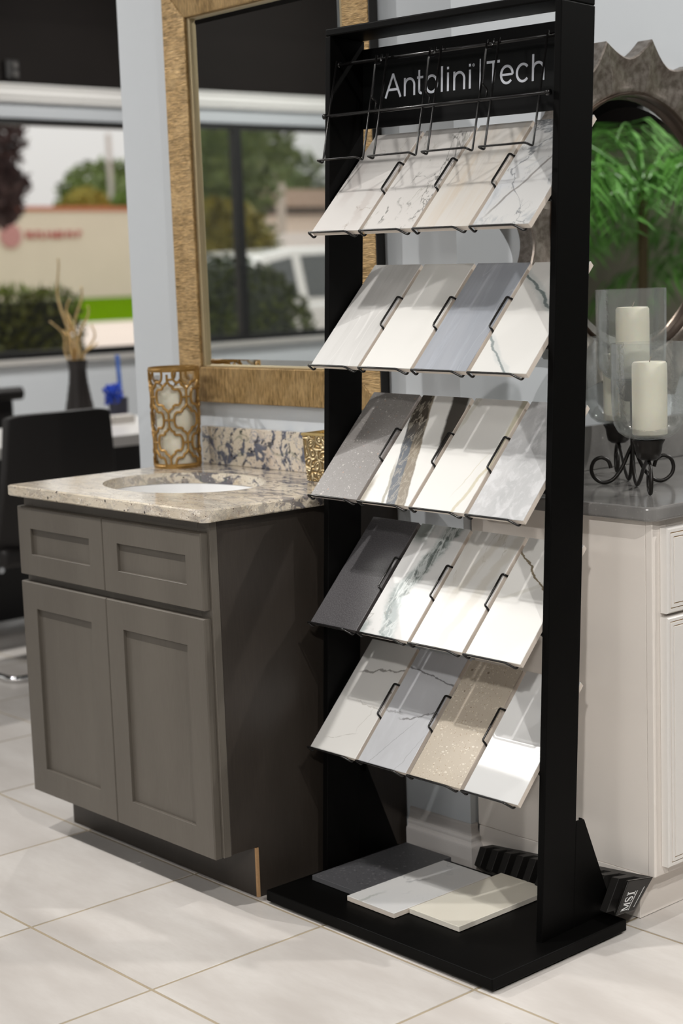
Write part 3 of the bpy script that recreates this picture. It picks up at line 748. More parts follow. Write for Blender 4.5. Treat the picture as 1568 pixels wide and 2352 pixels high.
def L42(b):
    yield b.cloud(8, .52, .68, .5, (1.2, .8, 1), -.5, 3.0, 7, 1.2), (.46, .50, .50, 1)
    yield b.path(.023, .27, .030, .9, .05, 26, 3, .09, edge=.4), (.24, .275, .265, 1)
    yield b.path(.080, -.32, .030, .85, .05, 26, 6, None, .11, .3), (.36, .41, .41, 1)
    yield b.path(.023, .27, .013, .75, .08, 40, 3, .09), (.085, .105, .095, 1)
    yield b.path(.070, -.32, .007, .6, .06, 44, 6, None, .12), (.17, .21, .205, 1)
    yield b.math('MULTIPLY', b.vein(26, .06, .8, (1.4, .5, 1), -.6, 8, 6, 1.3), b.math('MAXIMUM', b.path(.023, .27, .034, 1, .05, 26, 3, .09), b.path(.080, -.32, .034, 1, .05, 26, 6, None, .11))), (.62, .65, .64, 1)
    yield b.path(.016, .0, .030, .8, .06, 40, 8, .235, edge=.3, fade=.015), (.13, .15, .135, 1)
    yield b.path(-.004, .0, .026, .75, .05, 40, 2, None, .03, .3, .015), (.20, .24, .235, 1)
    yield b.vein(7, .007, .6, (1, .6, 1), -.8, 11.8, 4, .9, .46, .54), (.30, .29, .27, 1)
def L43(b):
    yield b.cloud(5, .45, .72, .65, (2.4, .5, 1), -.45, 2.0, 5, .8), (.58, .545, .49, 1)
    yield b.path(.066, .24, .018, .55, .05, 14, 6), (.53, .50, .44, 1)
    yield b.path(.012, .26, .014, .5, .05, 14, 3, .12), (.50, .465, .40, 1)
    yield b.vein(8, .008, .5, (1.5, .55, 1), -.45, 9, 4, .8, .5, .6), (.42, .39, .32, 1)
def L44(b):
    yield b.path(-.212, 1.7, .014, .4, .03, 20, 4, .13, .20), (.46, .44, .38, 1)
    yield b.path(.328, -1.33, .0050, .95, .05, 34, 8, .13), (.15, .115, .065, 1)
    yield b.cloud(5, .6, .78, .25, (1, .7, 1), .3, 4), (.58, .57, .54, 1)
def L51(b):
    yield b.hpath(.195, .22, .0035, .85, .03, 30, 3, .02), (.19, .175, .16, 1)
    yield b.hpath(.150, -.25, .0022, .5, .03, 34, 6, .06), (.30, .28, .25, 1)
    yield b.hpath(.020, .35, .0014, .55, .02, 30, 9, .03, .10), (.36, .34, .31, 1)
    yield b.path(.085, .25, .0016, .5, .03, 40, 4, .07, .12), (.34, .32, .29, 1)
    yield b.speck(60, .24, .16, .9, (1, 1, 1), 3), (.30, .26, .22, 1)
    yield b.cloud(4, .5, .75, .3, (1, 1, 1), 0, 4), (.53, .51, .475, 1)
def L52(b):
    yield b.cloud(7, .42, .70, .6, (1.5, .6, 1), .2, 4, 6, .5), (.40, .405, .42, 1)
    yield b.cloud(22, .50, .72, .35, (2, .6, 1), .2, 7, 6, .3), (.55, .56, .585, 1)
    yield b.hpath(.238, -.16, .0026, .85, .014, 30, 3), (.14, .135, .14, 1)
    yield b.hpath(.098, .34, .0034, .8, .03, 34, 6, .05), (.15, .145, .145, 1)
    yield b.hpath(.125, .05, .0030, .6, .03, 34, 8, None, .05), (.22, .215, .22, 1)
    yield b.path(.030, .55, .0014, .6, .02, 34, 5, None, .11), (.25, .25, .26, 1)
    yield b.path(.108, .30, .0014, .5, .02, 34, 7, None, .09), (.27, .27, .28, 1)
def L53(b):
    yield b.cloud(6, .4, .7, .5, (1, 1, 1), 0, 2.0, 4), (.50, .43, .345, 1)
    yield b.speck(210, .5, .40, .7, (1, 1, 1), 1), (.66, .60, .50, 1)
    yield b.speck(110, .42, .3, .8, (1, 1.6, 1), 4), (.70, .65, .56, 1)
    yield b.speck(330, .45, .3, .7, (1, 1, 1), 6), (.34, .25, .16, 1)
    yield b.speck(80, .26, .14, .9, (1, 1, 1), 8), (.22, .17, .12, 1)
def L54(b):
    yield b.cloud(4, .5, .75, .4, (1, .7, 1), .3, 2), (.58, .58, .575, 1)
    yield b.path(.118, .06, .0016, .6, .02, 30, 5, .12, .2), (.34, .31, .28, 1)
mats = [
 [T('pale_pink_grey', W1, L11), T('black_cluster', W1, L12), T('cream_streak', (.64, .61, .57, 1), L13), T('blue_grey_marble', W3, L14)],
 [T('grey_cloud', (.56, .55, .535, 1), L21), T('plain_white', W2, L22), T('slate_streak', (.32, .335, .37, 1), L23), T('teal_vein', W2, L24)],
 [T('brown_terrazzo', (.20, .187, .178, 1), L31, .36, (.33, .30, .28, 1)), T('black_band', W2, L32, .3), T('olive_vein', W2, L33, .28), T('grey_concrete', (.47, .47, .475, 1), L34, .4)],
 [T('charcoal', (.052, .049, .052, 1), L41, .36, (.060, .055, .055, 1)), T('green_grey_marble', W3, L42, .28), T('calacatta', W2, L43, .28), T('rust_vein', W2, L44, .3)],
 [T('fine_crack', (.62, .605, .58, 1), L51, .34), T('pale_blue_grey', (.49, .495, .515, 1), L52, .34), T('beige_terrazzo', (.50, .44, .36, 1), L53, .36), T('polished_white', (.66, .66, .655, 1), L54, .025)],
]
labels = [
 ['white tile sample with faint pinkish grey smudges, leftmost in the top filled row', 'white tile sample with clusters of black veining, second in the top filled row', 'cream tile sample with long soft beige streaks', 'white tile sample with bold blue grey veins, rightmost in the top filled row'],
 ['pale grey cloudy tile sample with slanting streaks, leftmost in the second row', 'plain off-white tile sample beside the blue grey one in the second row', 'dark slate blue tile sample with fine slanting streaks', 'white tile sample with one long teal grey vein, in the second row'],
 ['brown grey terrazzo tile sample flecked with white', 'white tile sample with broad black, slate and brown bands', 'white tile sample with an olive gold vein along its right edge', 'mottled grey concrete tile sample at the right of the third row'],
 ['plain charcoal tile sample, leftmost in the fourth row', 'white tile sample with a heavy green grey river of veins', 'white tile sample with soft beige grey veins, between two white ones in the fourth row', 'white tile sample with a thin rust brown crack near the right post'],
 ['white tile sample with tiny specks and hairline cracks, leftmost in the lowest row', 'pale blue grey tile sample with dark hairline cracks', 'beige terrazzo tile sample in the lowest row', 'polished mirror-bright white tile sample at the right of the lowest row'],
]
TWD, TLN, TTH = .1385, .2850, .0125
jit = [[.0015, .001, .0005, .0], [.001, .0005, 0, .0005], [.001, .0, .0, 0], [.0015, .001, .0005, .0], [.0015, .0, .0005, 0]]
tm_ = MB().box(0, TWD, 0, TLN, -TTH, 0)
for row in range(5):
    for i in range(4):
        o = obj('tile_sample', tm_, mats[row][i], None, bev=.0007, seg=1)
        pos = BT+RS @ P(row, TX0+i*TP+.0057+jit[row][i], .0022, -.0007)
        mm = Matrix.Identity(4)
        cols = (RS @ Vector((1, 0, 0)), RS @ t_, RS @ n_)
        for a in range(3):
            for c in range(3): mm[a][c] = cols[c][a]
            mm[a][3] = pos[a]
        o.matrix_world = mm
        tag(o, labels[row][i], 'tile sample', 'tile samples on the display stand')
# loose slabs on the base
def LD(b):
    yield b.speck(150, .48, .4, .7, (1, 1, 1), 1), (.14, .14, .145, 1)
    yield b.speck(90, .34, .25, .8, (1, 1, 1), 4), (.22, .22, .22, 1)
    yield b.speck(240, .5, .35, .8, (1, 1, 1), 6), (.035, .035, .04, 1)
def LW(b):
    yield b.vein(4, .010, .7, (1, .7, 1), .9, 3.3, 5, .9, .46, .54), (.30, .31, .32, 1)
    yield b.cloud(5, .5, .72, .5, (1, .6, 1), .7, 6), (.58, .59, .60, 1)
    yield b.path(.04, .05, .006, .6, .04, 26, 3, None, .06), (.34, .36, .33, 1)
def LC(b): yield b.cloud(5, .42, .7, .6, (1, .6, 1), .7, 6), (.66, .62, .53, 1)
zt = BT.z+BH+.0006
for nm, mt, lb, x, y, dx, dy, rz in (
  ('d', layered('sample_dark_speckle', (.075, .075, .080, 1), LD, .32, .5, (.09, .09, .095, 1)), 'dark speckled grey stone slab lying on the stand base', .8165, .206, .1455, .289, .004),
  ('w', layered('sample_white_marble', W3, LW, .28, .5, RAW), 'white grey-veined marble slab lying between the dark and the cream slab', .9635, .178, .1445, .292, .006),
  ('c', layered('sample_cream', (.72, .69, .60, 1), LC, .28, .5, (.70, .66, .58, 1)), 'plain cream stone slab lying nearest the right post on the stand base', 1.1105, .220, .1440, .280, .003)):
    o = obj('loose_slab', MB().box(0, dx, 0, dy, -.0116, 0), mt, None, bev=.0008, seg=1)
    o.location = (x, y, zt+.0116); o.rotation_euler = (0, 0, rz); tag(o, lb, 'stone slab', 'loose slabs on the stand base')
# ================================================================== RIGHT HAND CABINET, TOP, MIRROR
M['cream'] = flat('cream_cabinet_paint', (.80, .745, .69, 1), .38, .5, noise=.03, nscale=4)
M['creamdoor'] = flat('cream_door_paint', (.76, .73, .695, 1), .38)
M['glaze'] = flat('brown_glaze', (.42, .26, .10, 1), .5)
cab = thing('cream_cabinet', 'cream painted cabinet with brown glazed drawer and door edges under the grey top', 'cabinet', (0, 0, 0))
CY, CX0, CX1, CYE = .585, .962, 1.463, 2.3
obj('side_panel', MB().box(CX0, CX1-.018, CY, CY+.018, .098, .841), M['cream'], cab, bev=.001)
obj('face_stile', MB().box(CX1-.0176, CX1, CY-.001, CY+.045, .098, .841), M['cream'], cab, bev=.002)
obj('carcass', MB().box(CX0+.002, CX1-.019, CY+.0185, CYE, .098, .841).box(CX1-.0185, CX1-.001, CY+.0455, CYE, .098, .841), M['cream'], cab)
obj('plinth', MB().box(CX0+.004, 1.425, CY-.002, CYE, .001, .0975), M['cream'], cab, bev=.001)
def glazed(name, y0, y1, z0, z1):
    X = CX1+.0008; th = .020
    d = MB()
    def rg(e, x): return [(x, y0+e, z0+e), (x, y1-e, z0+e), (x, y1-e, z1-e), (x, y0+e, z1-e)]
    d.loft([rg(0, X), rg(0, X+th-.004), rg(.003, X+th-.001), rg(.009, X+th-.001), rg(.0095, X+th-.003), rg(.0112, X+th-.003), rg(.0118, X+th), rg(.018, X+th), rg(.0185, X+th-.002), rg(.0202, X+th-.002), rg(.021, X+th+.0006)], True)
    o = obj(name, d, M['creamdoor'], cab)
    gl = MB()
    for e, w_, x in ((.0096, .0014, X+th-.0028), (.0187, .0013, X+th-.0018)):
        gl.loft([rg(e, x-.0004), rg(e, x), rg(e+w_, x), rg(e+w_, x-.0004), rg(e, x-.0004)], False)
    obj('glaze_line', gl, M['glaze'], o)['label'] = 'brown glaze line along the moulded edge'
glazed('drawer', .608, 1.35, .650, .824); glazed('cabinet_door', .606, 1.35, .118, .642)
glazed('drawer', 1.356, 2.1, .650, .824); glazed('cabinet_door', 1.356, 2.1, .118, .642)
def quartz():
    b = NB('grey_quartz', .13, .5)
    c = b.mix(b.step(b.noise(9, 5), .35, .7), (.165, .16, .155, 1), (.22, .214, .206, 1))
    c = b.mix(b.speck(170, .36, .3, .7, (1, 1, 1), 3), c, (.24, .235, .23, 1)); c = b.mix(b.speck(70, .25, .12, .8, (1, 1, 1), 6), c, (.38, .37, .36, 1))
    c = b.mix(b.vein(6, .006, .35, (1, 1, 1), .4, 4, 5, 1, .55, .62), c, (.30, .29, .28, 1)); b.col(c); return b.mat
M['quartz'] = quartz()
qt = thing('quartz_countertop', 'dark grey quartz top with upstand on the cream cabinet', 'countertop')
QX, QY, rr = 1.487, .556, .028
pol = [(XB+.001, QY)]+[(QX-rr+rr*math.cos(math.radians(a)), QY+rr+rr*math.sin(math.radians(a))) for a in range(-90, 1, 10)]+[(QX, 2.3), (XB+.001, 2.3)]
obj('slab', MB().prism(pol, 2, .842, .8715), M['quartz'], qt, bev=.006, seg=4)
obj('upstand', MB().box(XB+.001, XB+.021, YW+.02, 2.3, .8718, .977), M['quartz'], qt, bev=.002)

def pewter():
    b = NB('brushed_pewter', .42, .5, .75)
    c = b.mix(b.step(b.noise(60, 5), .3, .7), (.19, .16, .135, 1), (.37, .33, .295, 1)); c = b.mix(b.math('MULTIPLY', b.step(b.noise(7, 4), .45, .7), .5), c, (.16, .115, .085, 1))
    b.col(c); b.bump(b.noise(90, 4), .18, .002); return b.mat
M['pewter'] = pewter()
rm = thing('round_mirror', 'round mirror in a scalloped pewter frame on the wall right of the stand', 'mirror', (XB, 1.15, 1.445))
def seg(nseg=16, k=10):
    mb = MB(); A = 2*PI/nseg; secs = []
    for i in range(k+1):
        t = i/k; a = (t-.5)*A; e = abs(2*t-1); ro = .384+.048*e**1.9; dp = .011*(1-e**1.5)
        ri = .312
        pr_ = [(ro, .001), (ro, .042-.004*(1-e)), (ro-.004, .045-.004*(1-e)), ((ro*2+ri)/3, .042-dp*1.4), ((ro+2*ri)/3, .039-dp*1.4), (ri+.006, .031-dp*.6), (ri, .029-dp*.3), (ri-.004, .024), (ri-.004, .001)]
        secs.append([(x, r*math.sin(a), r*math.cos(a)) for r, x in pr_])
    return mb.loft(secs, True)
s0 = obj('frame_segment', seg(), M['pewter'], rm, smooth=True)
for k in range(16):
    o = s0 if k == 0 else s0.copy()
    if k: C.objects.link(o); o.parent = rm
    o.rotation_euler = (-(math.radians(6)+(k+.5)*2*PI/16), 0, 0)
def ringx(prof_, n=72):
    return MB().loft([[(x, r*math.sin(2*PI*i/n), r*math.cos(2*PI*i/n)) for x, r in prof_] for i in range(n+1)], False)
obj('inner_ring', ringx([(.001, .3075), (.027, .3075), (.031, .305), (.031, .3015), (.026, .299), (.020, .2985), (.001, .2985), (.001, .3075)]), flat('bronze_inner_ring', (.10, .072, .055, 1), .32, .5, .8), rm, smooth=True)
n = 72
dk = MB(); dk.loft([[(x, r*math.sin(2*PI*i/n), r*math.cos(2*PI*i/n)) for i in range(n)] for r, x in ((.298, .002), (.298, .0085), (.274, .0125))], True)
obj('mirror_glass', dk, M['mirror'], rm)

# ---- wrought iron candle stand
M['iron'] = flat('black_wrought_iron', (.012, .010, .0085, 1), .4, .5, .3, noise=.3, nscale=60, bump=.25, bscale=150)
M['hurricane'] = emission_free_glass('seeded_glass', (.985, .992, .988, 1), .45, .03, (70, .2), .05)  # haze whitens the glass in place of bright reflections
CZ = .8716
cs = thing('candle_stand', 'black wrought iron scroll candle stand with three candle cups on the grey quartz top', 'candle holder', (1.213, .838, CZ))
U, V_ = Vector((.75, -.66, 0)).normalized(), Vector((.66, .75, 0)).normalized()
def uv(pts, d): return [d*a+Vector((0, 0, b_)) for a, b_ in pts]
def smooth_path(P_, k=5):
    P_ = [Vector(p) for p in P_]; o = []
    for i in range(len(P_)-1):
        p0 = P_[max(i-1, 0)]; p1, p2 = P_[i], P_[i+1]; p3 = P_[min(i+2, len(P_)-1)]
        for j in range(k):
            t = j/k; o.append(.5*((2*p1)+(-p0+p2)*t+(2*p0-5*p1+4*p2-p3)*t*t+(-p0+3*p1-3*p2+p3)*t**3))
    return o+[P_[-1]]
ir = .0043
obj('stem', MB().tube([(0, 0, .05), (0, 0, .182)], ir, 10), M['iron'], cs, smooth=True)
sc_ = [(0, .085), (-.008, .070), (-.024, .034), (-.044, .010), (-.066, .0046), (-.084, .016), (-.0905, .034), (-.084, .053), (-.068, .060), (-.053, .052), (-.0475, .036)]
for d in (V_, -V_): obj('scroll_foot', MB().tube(smooth_path(uv(sc_, d)), ir, 10), M['iron'], cs, smooth=True)
ft = [(.002, .085), (.006, .060), (.022, .022), (.048, .0046), (.085, .016), (.135, .050), (.180, .0725)]
f2 = [(.186, .073), (.206, .060), (.219, .035), (.214, .010), (.202, .0046), (.190, .014), (.186, .032), (.192, .046), (.200, .040)]
for d in (U, -U):
    obj('arm', MB().tube(smooth_path(uv(ft, d)), ir, 10), M['iron'], cs, smooth=True)
    obj('scroll_foot', MB().tube(smooth_path(uv(f2, d)), ir, 10), M['iron'], cs, smooth=True)
cups = [(U*.19, .073, 'front'), (-U*.178, .073, 'back'), (Vector((0, 0, 0)), .182, 'raised')]
cl = ['ivory pillar candle in the front glass hurricane', 'ivory pillar candle in the back glass hurricane half hidden by the stand', 'ivory pillar candle in the tallest, raised glass hurricane']
gl_ = ['front glass hurricane shade on the iron candle stand', 'back glass hurricane shade half hidden behind the display stand post', 'raised middle glass hurricane shade, standing tallest']
for (d, z, nm), lb, lg in zip(cups, cl, gl_):
    obj('cup', MB().lathe([(0, 0), (.016, .0), (.024, .006), (.0275, .020), (.029, .032), (.034, .041), (.034, .0425), (.030, .0425), (.026, .036), (0, .034)], 28, (d.x, d.y, z)), M['iron'], cs, smooth=True)
    gz = CZ+z+.0432; cx_, cy_ = 1.213+d.x, .838+d.y
    gp = MB().lathe([(.010, .0005), (.030, .001), (.048, .006), (.062, .016), (.071, .032), (.0745, .055), (.076, .10), (.0765, .20), (.0745, .2005), (.0740, .10), (.0725, .055), (.069, .033), (.060, .018), (.046, .0085), (.030, .0038), (.010, .0035)], 48)
    o = obj('hurricane_shade', gp, M['hurricane'], None, smooth=True); o.location = (cx_, cy_, gz); tag(o, lg, 'glass shade', 'glass hurricanes on the candle stand')
    c = thing('pillar_candle', lb, 'candle', (cx_+.004, cy_, gz+.0075), 0, 'candles in the hurricanes')
    obj('wax', MB().lathe([(0, 0), (.029, 0), (.036, .004), (.0365, .12), (.036, .149), (.033, .1535), (.026, .154), (.014, .150), (0, .148)], 36), M['wax'], c, smooth=True)
    obj('wick', MB().tube([(0, 0, .147), (.001, 0, .157), (.004, .001, .165)], .0011, 6), flat('candle_wick', (.25, .22, .18, 1), .9), c)

# ---- comb-shaped sample tray leaning behind the stand
M['gloss'] = flat('glossy_black_plastic', (.010, .009, .008, 1), .18, .5)
M['matt'] = flat('matt_black_plastic', (.012, .011, .010, 1), .5, .4)
tr = thing('sample_tray', 'long black slotted sample tray lettered on its end, leaning on the cream cabinet', 'tray', (1.0, .55, 0))
LA = [Vector(v) for v in ((1.003, .520, .029), (1.003, .548, .062), (1.003, .577, .062), (1.003, .552, .0012))]
LB = [Vector(v) for v in ((1.460, .461, .051), (1.460, .503, .114), (1.460, .583, .100), (1.460, .520, .046))]
# order: front-bottom, front-top, back-top, back-bottom
og = Vector((1.0, .55, 0))
LA[2] = Vector((1.003, .580, .060)); LA[1] = Vector((1.003, .540, .066))
def at(t, q): return [LA[i].lerp(LB[i], t)-og for i in range(4)]
def seg_t(t0, t1, shrink=0.):
    secs = []
    for t in (t0, t1):
        a = at(t, 0)
        if shrink:
            fb, fto, bt, bb_ = a; a = [fb.lerp(bb_, shrink), fto.lerp(bt, shrink), bt, bb_]
        secs.append(a)
    return secs
obj('body', MB().loft(seg_t(.012, .984, .62)), M['matt'], tr)
nt_ = 11
tooth_n = 0
for k in range(nt_):
    a = .012+(.972/nt_)*k; b_ = a+.972/nt_*.52
    obj('tooth', MB().loft(seg_t(a, b_)), M['matt'], tr, bev=.0012)
obj('end_plate', MB().loft(seg_t(.9845, 1.0)), M['gloss'], tr, bev=.0015)
# lettering on the end plate : reads upwards along the slope
e0 = [v for v in at(1.0, 0)]
fb, fto, bt, bb_ = e0
uy = ((fto-fb)+(bt-bb_)).normalized(); ux = (bb_-fb).normalized()
M['white'] = flat('white_print', (.75, .75, .75, 1), .4)
def plate(u, v, off=.0007): return fb+(bb_-fb)*v+((fto-fb)*(1-v)+(bt-bb_)*v)*u+Vector((off, 0, 0))
def stroke(mb, pts, wv, wu=None):
    """flat stroke polygon list in plate coordinates"""
    for quad in pts:
        a = [plate(u, v) for u, v in quad]; b2 = [plate(u, v, .0002) for u, v in quad]
        mb.loft([a, b2], True)
def glyph(kind, u0, u1, v0, v1):
    f = lambda a, b_: (u0+(u1-u0)*a, v1+(v0-v1)*b_)     # a along word, b up from baseline
    mb = MB()
    def q(*p): stroke(mb, [[f(*x) for x in p]], 0)
    if kind == 'M':
        q((.06, 0), (.14, 0), (.14, 1), (.06, 1)); q((.78, 0), (.94, 0), (.94, 1), (.78, 1)); q((.06, 1), (.24, 1), (.56, 0), (.46, 0)); q((.46, 0), (.54, 0), (.86, 1), (.78, 1))
        q((0, 0), (.22, 0), (.22, .06), (0, .06)); q((.70, 0), (1, 0), (1, .06), (.70, .06)); q((0, .94), (.2, .94), (.2, 1), (0, 1)); q((.80, .94), (1, .94), (1, 1), (.80, 1))
    elif kind == 'I':
        q((.34, 0), (.66, 0), (.66, 1), (.34, 1)); q((.1, 0), (.9, 0), (.9, .07), (.1, .07)); q((.1, .93), (.9, .93), (.9, 1), (.1, 1))
    else:
        c = [(.86, .74), (.82, .92), (.5, .98), (.16, .86), (.10, .68), (.34, .54), (.66, .44), (.88, .28), (.80, .10), (.48, .02), (.14, .10), (.10, .28)]
        wds = [.04, .06, .09, .15, .19, .22, .22, .19, .15, .09, .06, .04]
        for i in range(len(c)-1):
            p, p2 = Vector(c[i]), Vector(c[i+1]); t = (p2-p).normalized(); nn = Vector((-t.y, t.x))
            a1, a2 = p+nn*wds[i]/2, p-nn*wds[i]/2; b1, b2 = p2+nn*wds[i+1]/2, p2-nn*wds[i+1]/2
            q(tuple(a1), tuple(b1), tuple(b2), tuple(a2))
    return mb
ep = [o for o in tr.children if o.name.startswith('end_plate')][0]
u = .10
for kind, w_ in (('M', .24), ('S', .16), ('I', .13)):
    obj('letter', glyph(kind, u, u+w_, .16, .50), M['white'], ep); u += w_+.02
sm = MB()
R2 = random.Random(3); u = .09
while u < .66:
    w_ = R2.uniform(.006, .016); stroke(sm, [[(u, .555), (u+w_, .555), (u+w_, .585), (u, .585)]], 0); u += w_+.006
u = .14
while u < .74:
    w_ = R2.uniform(.006, .014); stroke(sm, [[(u, .80), (u+w_, .80), (u+w_, .825), (u, .825)]], 0); u += w_+.006
obj('small_print', sm, M['white'], ep)

# ================================================================== PALMS (seen in the round mirror)
def leafmat(name, c0, c1, rough=.4):
    b = NB(name, rough, .4); b.col(b.mix(b.noise(5, 3), c0, c1)); return b.mat
M['palm'] = leafmat('palm_leaf_green', (.055, .19, .02, 1), (.17, .42, .08, 1), .35)
M['pot'] = flat('dark_glazed_pot', (.03, .025, .022, 1), .3)
def frond(L, rise, droop, nl, w_):
    mb = MB(); pts = []
    for i in range(13):
        t = i/12; pts.append(Vector((L*t*(1-.12*t), 0, rise*t-droop*t*t*L)))
    mb.tube(pts, .004, 5, rad=[.006*(1-.75*i/12) for i in range(13)])
    for i in range(nl):
        t = .14+.86*i/nl; k = t*12; a = int(k); p = pts[min(a, 11)].lerp(pts[min(a+1, 12)], k-a)
        ll = .30*math.sin(PI*(.12+.80*t))*L/.8
        for sg in (1, -1):
            d = Vector((.55+.2*math.sin(i*1.7), sg*.8, -.12+.16*math.sin(i*2.3+sg))).normalized(); q1 = p+d*ll*.5+Vector((0, 0, -.01)); q2 = p+d*ll+Vector((0, 0, -.42*ll))
            s_ = Vector((d.y, -d.x, 0))*sg*w_
            mb.add([p, q1+s_, q2, q1-s_], [(0, 1, 2, 3)])
    return mb
def palm(x, y, h, nf, lab, seed):
    r = random.Random(seed)
    t = thing('potted_palm', lab, 'palm', (x, y, 0))
    obj('pot', MB().lathe([(0, .001), (.13, .001), (.17, .30), (.18, .32), (.16, .32), (.15, .28), (0, .28)], 28), M['pot'], t, smooth=True)
    obj('trunk', MB().tube([(0, 0, .27), (.02, .01, h*.6), (0, 0, h)], .02, 8), flat('palm_trunk', (.10, .07, .03, 1), .8), t, smooth=True)
    protos = [frond(.85, .60, .75, 26, .008), frond(.80, .80, .95, 24, .008), frond(.70, .30, .75, 22, .008)]
    ms = []
    for k in range(nf):
        q_ = k % 3
        if len(ms) <= q_: o = obj('frond', protos[q_], M['palm'], t, smooth='all'); ms.append(o)
        else: o = ms[q_].copy(); C.objects.link(o); o.parent = t
        o.location = (0, 0, h-.02); o.rotation_euler = (r.uniform(-.15, .15), r.uniform(-.25, .25), k*2.399+r.uniform(-.2, .2)); s_ = r.uniform(.85, 1.25); o.scale = (s_, s_, s_)
palm(2.62, 3.30, 1.66, 25, 'tall potted palm reflected in the round mirror, the nearer one', 4)
palm(4.0, 5.6, 1.40, 15, 'lower potted palm reflected in the round mirror, behind the taller palm', 9)

# ================================================================== OFFICE CORNER
M['leather'] = flat('black_leather', (.012, .010, .0095, 1), .5, .4, bump=.2, bscale=120)
M['chrome'] = flat('polished_chrome', (.80, .80, .80, 1), .08, .5, 1)
M['desktop'] = flat('white_desk_laminate', (.66, .64, .62, 1), .3)
M['deskblk'] = flat('black_desk_panel', (.010, .009, .009, 1), .5)
dk = thing('office_desk', 'white topped office desk with black panels, behind the vanity', 'desk', (-2.45, 1.7, 0))
obj('desktop', MB().box(-.40, .40, -1.3, 1.2, .705, .75), M['desktop'], dk, bev=.003)
obj('modesty_panel', MB().box(.10, .13, -1.24, 1.14, .02, .7045), M['deskblk'], dk)
for y in (-1.27, 1.145): obj('end_panel', MB().box(-.37, .37, y, y+.025, .001, .7045), M['deskblk'], dk)
ch = thing('conference_chair', 'black leather chair on a chrome sled base, its back to the vanity', 'chair', (-1.62, 1.0, 0))
bk = MB(); secs = []
for i in range(9):
    t = i/8; z = .44+.485*t; x = .16+.07*t+.02*math.sin(PI*t); hw = .245-.04*t
    rw = .045; secs.append([(x+.02-.06*(abs(v)/hw)**2*.5, v, z-(.012*(abs(v)/hw)**6 if i == 8 else 0)) for v in [hw*(j/10-1) for j in range(21)]]+[(x-.02-.06*(abs(v)/hw)**2*.5, v, z-(.012*(abs(v)/hw)**6 if i == 8 else 0)) for v in [hw*(1-j/10) for j in range(21)]])
obj('backrest', MB().loft(secs), M['leather'], ch, smooth=True, bev=.006, seg=3)
obj('seat', MB().box(-.27, .20, -.24, .24, .40, .465), M['leather'], ch, bev=.02, seg=3)
sled = [(-.24, -.225, .385), (-.25, -.235, .012), (.20, -.235, .012), (.20, .235, .012), (-.25, .235, .012), (-.24, .225, .385)]
obj('sled_base', MB().tube(bend([(.15, -.225, .39)]+sled+[(.15, .225, .39)], .05, 6), .0115, 10), M['chrome'], ch, smooth=True)
oc = thing('office_chair', 'black padded office chair on the far side of the desk', 'chair', (-3.45, 1.72, 0))
obj('backrest', MB().box(.04, .10, -.30, .24, .52, .89), M['leather'], oc, bev=.03, seg=4)
obj('headroll', MB().tube([(.09, -.30, .862), (.09, .28, .862)], .032, 12), M['leather'], oc, smooth=True)
obj('seat', MB().box(.02, .50, -.25, .25, .43, .51), M['leather'], oc, bev=.03, seg=3)
obj('gas_lift', MB().tube([(.25, 0, .10), (.25, 0, .43)], .025, 12), M['chrome'], oc, smooth=True)
for k in range(5):
    a = 2*PI*k/5; l_ = MB().tube([(.25, 0, .09), (.25+.28*math.cos(a), .28*math.sin(a), .06)], .016, 8); e = obj('star_leg', l_, M['leather'], oc)
    obj('caster', MB().tube([(.25+.27*math.cos(a)-.012*math.sin(a), .27*math.sin(a)+.012*math.cos(a), .0265), (.25+.27*math.cos(a)+.012*math.sin(a), .27*math.sin(a)-.012*math.cos(a), .0265)], .0255, 12), M['leather'], e, smooth=True)
vs = thing('branch_vase', 'dark ribbed vase of pale curly twigs on the desk', 'vase', (-2.45, 1.745, .7503))
pv = [(0, .001), (.058, .001), (.069, .02), (.066, .06), (.052, .13), (.040, .20), (.036, .25), (.041, .288), (.044, .295), (.040, .295), (.034, .27), (0, .26)]
prf = []
for i in range(len(pv)-3):
    (r0, z0), (r1, z1) = pv[i], pv[i+1]
    for j in range(4):
        t = j/4; prf.append((r0+(r1-r0)*t+(.0012 if j % 2 else 0), z0+(z1-z0)*t))
obj('vessel', MB().lathe(prf+pv[-3:], 28), flat('dark_brown_ceramic', (.030, .024, .022, 1), .5), vs, smooth=True)
M['twig'] = flat('pale_twig', (.80, .58, .28, 1), .7)
r = random.Random(5)
for k in range(9):
    a = r.uniform(0, 2*PI); H = [.72, .60, .52, .46, .55, .42, .36, .44, .5][k]; sp = r.uniform(.02, .085)
    ph = r.uniform(0, 6); pts = [(0.012*math.cos(a)+sp*(t**1.3)*math.cos(a)+.018*math.sin(ph+9*t)*t, .012*math.sin(a)+sp*(t**1.3)*math.sin(a)+.018*math.cos(ph+8*t)*t, .22+(H-.22)*t) for t in [i/14 for i in range(15)]]
    obj('twig', MB().tube(pts,   .004, 6, rad=[.007-.0035*i/14 for i in range(15)]), M['twig'], vs, smooth=True)
pc = thing('pen_cup', 'dark mesh pen cup holding a blue bow on the desk', 'pen holder', (-2.72, 2.12, .7503))
obj('cup', MB().lathe([(0, .001), (.042, .001), (.044, .10), (.041, .10), (.039, .004), (0, .004)], 24), flat('dark_blue_mesh', (.035, .035, .06, 1), .4), pc, smooth=True)
M['bluepen'] = flat('light_blue_pen', (.10, .22, .68, 1), .35)
obj('long_pen', MB().tube([(.01, .012, .01), (-.02, .02, .29)], .010, 8), M['bluepen'], pc, smooth=True)
bw = MB(); r = random.Random(2)
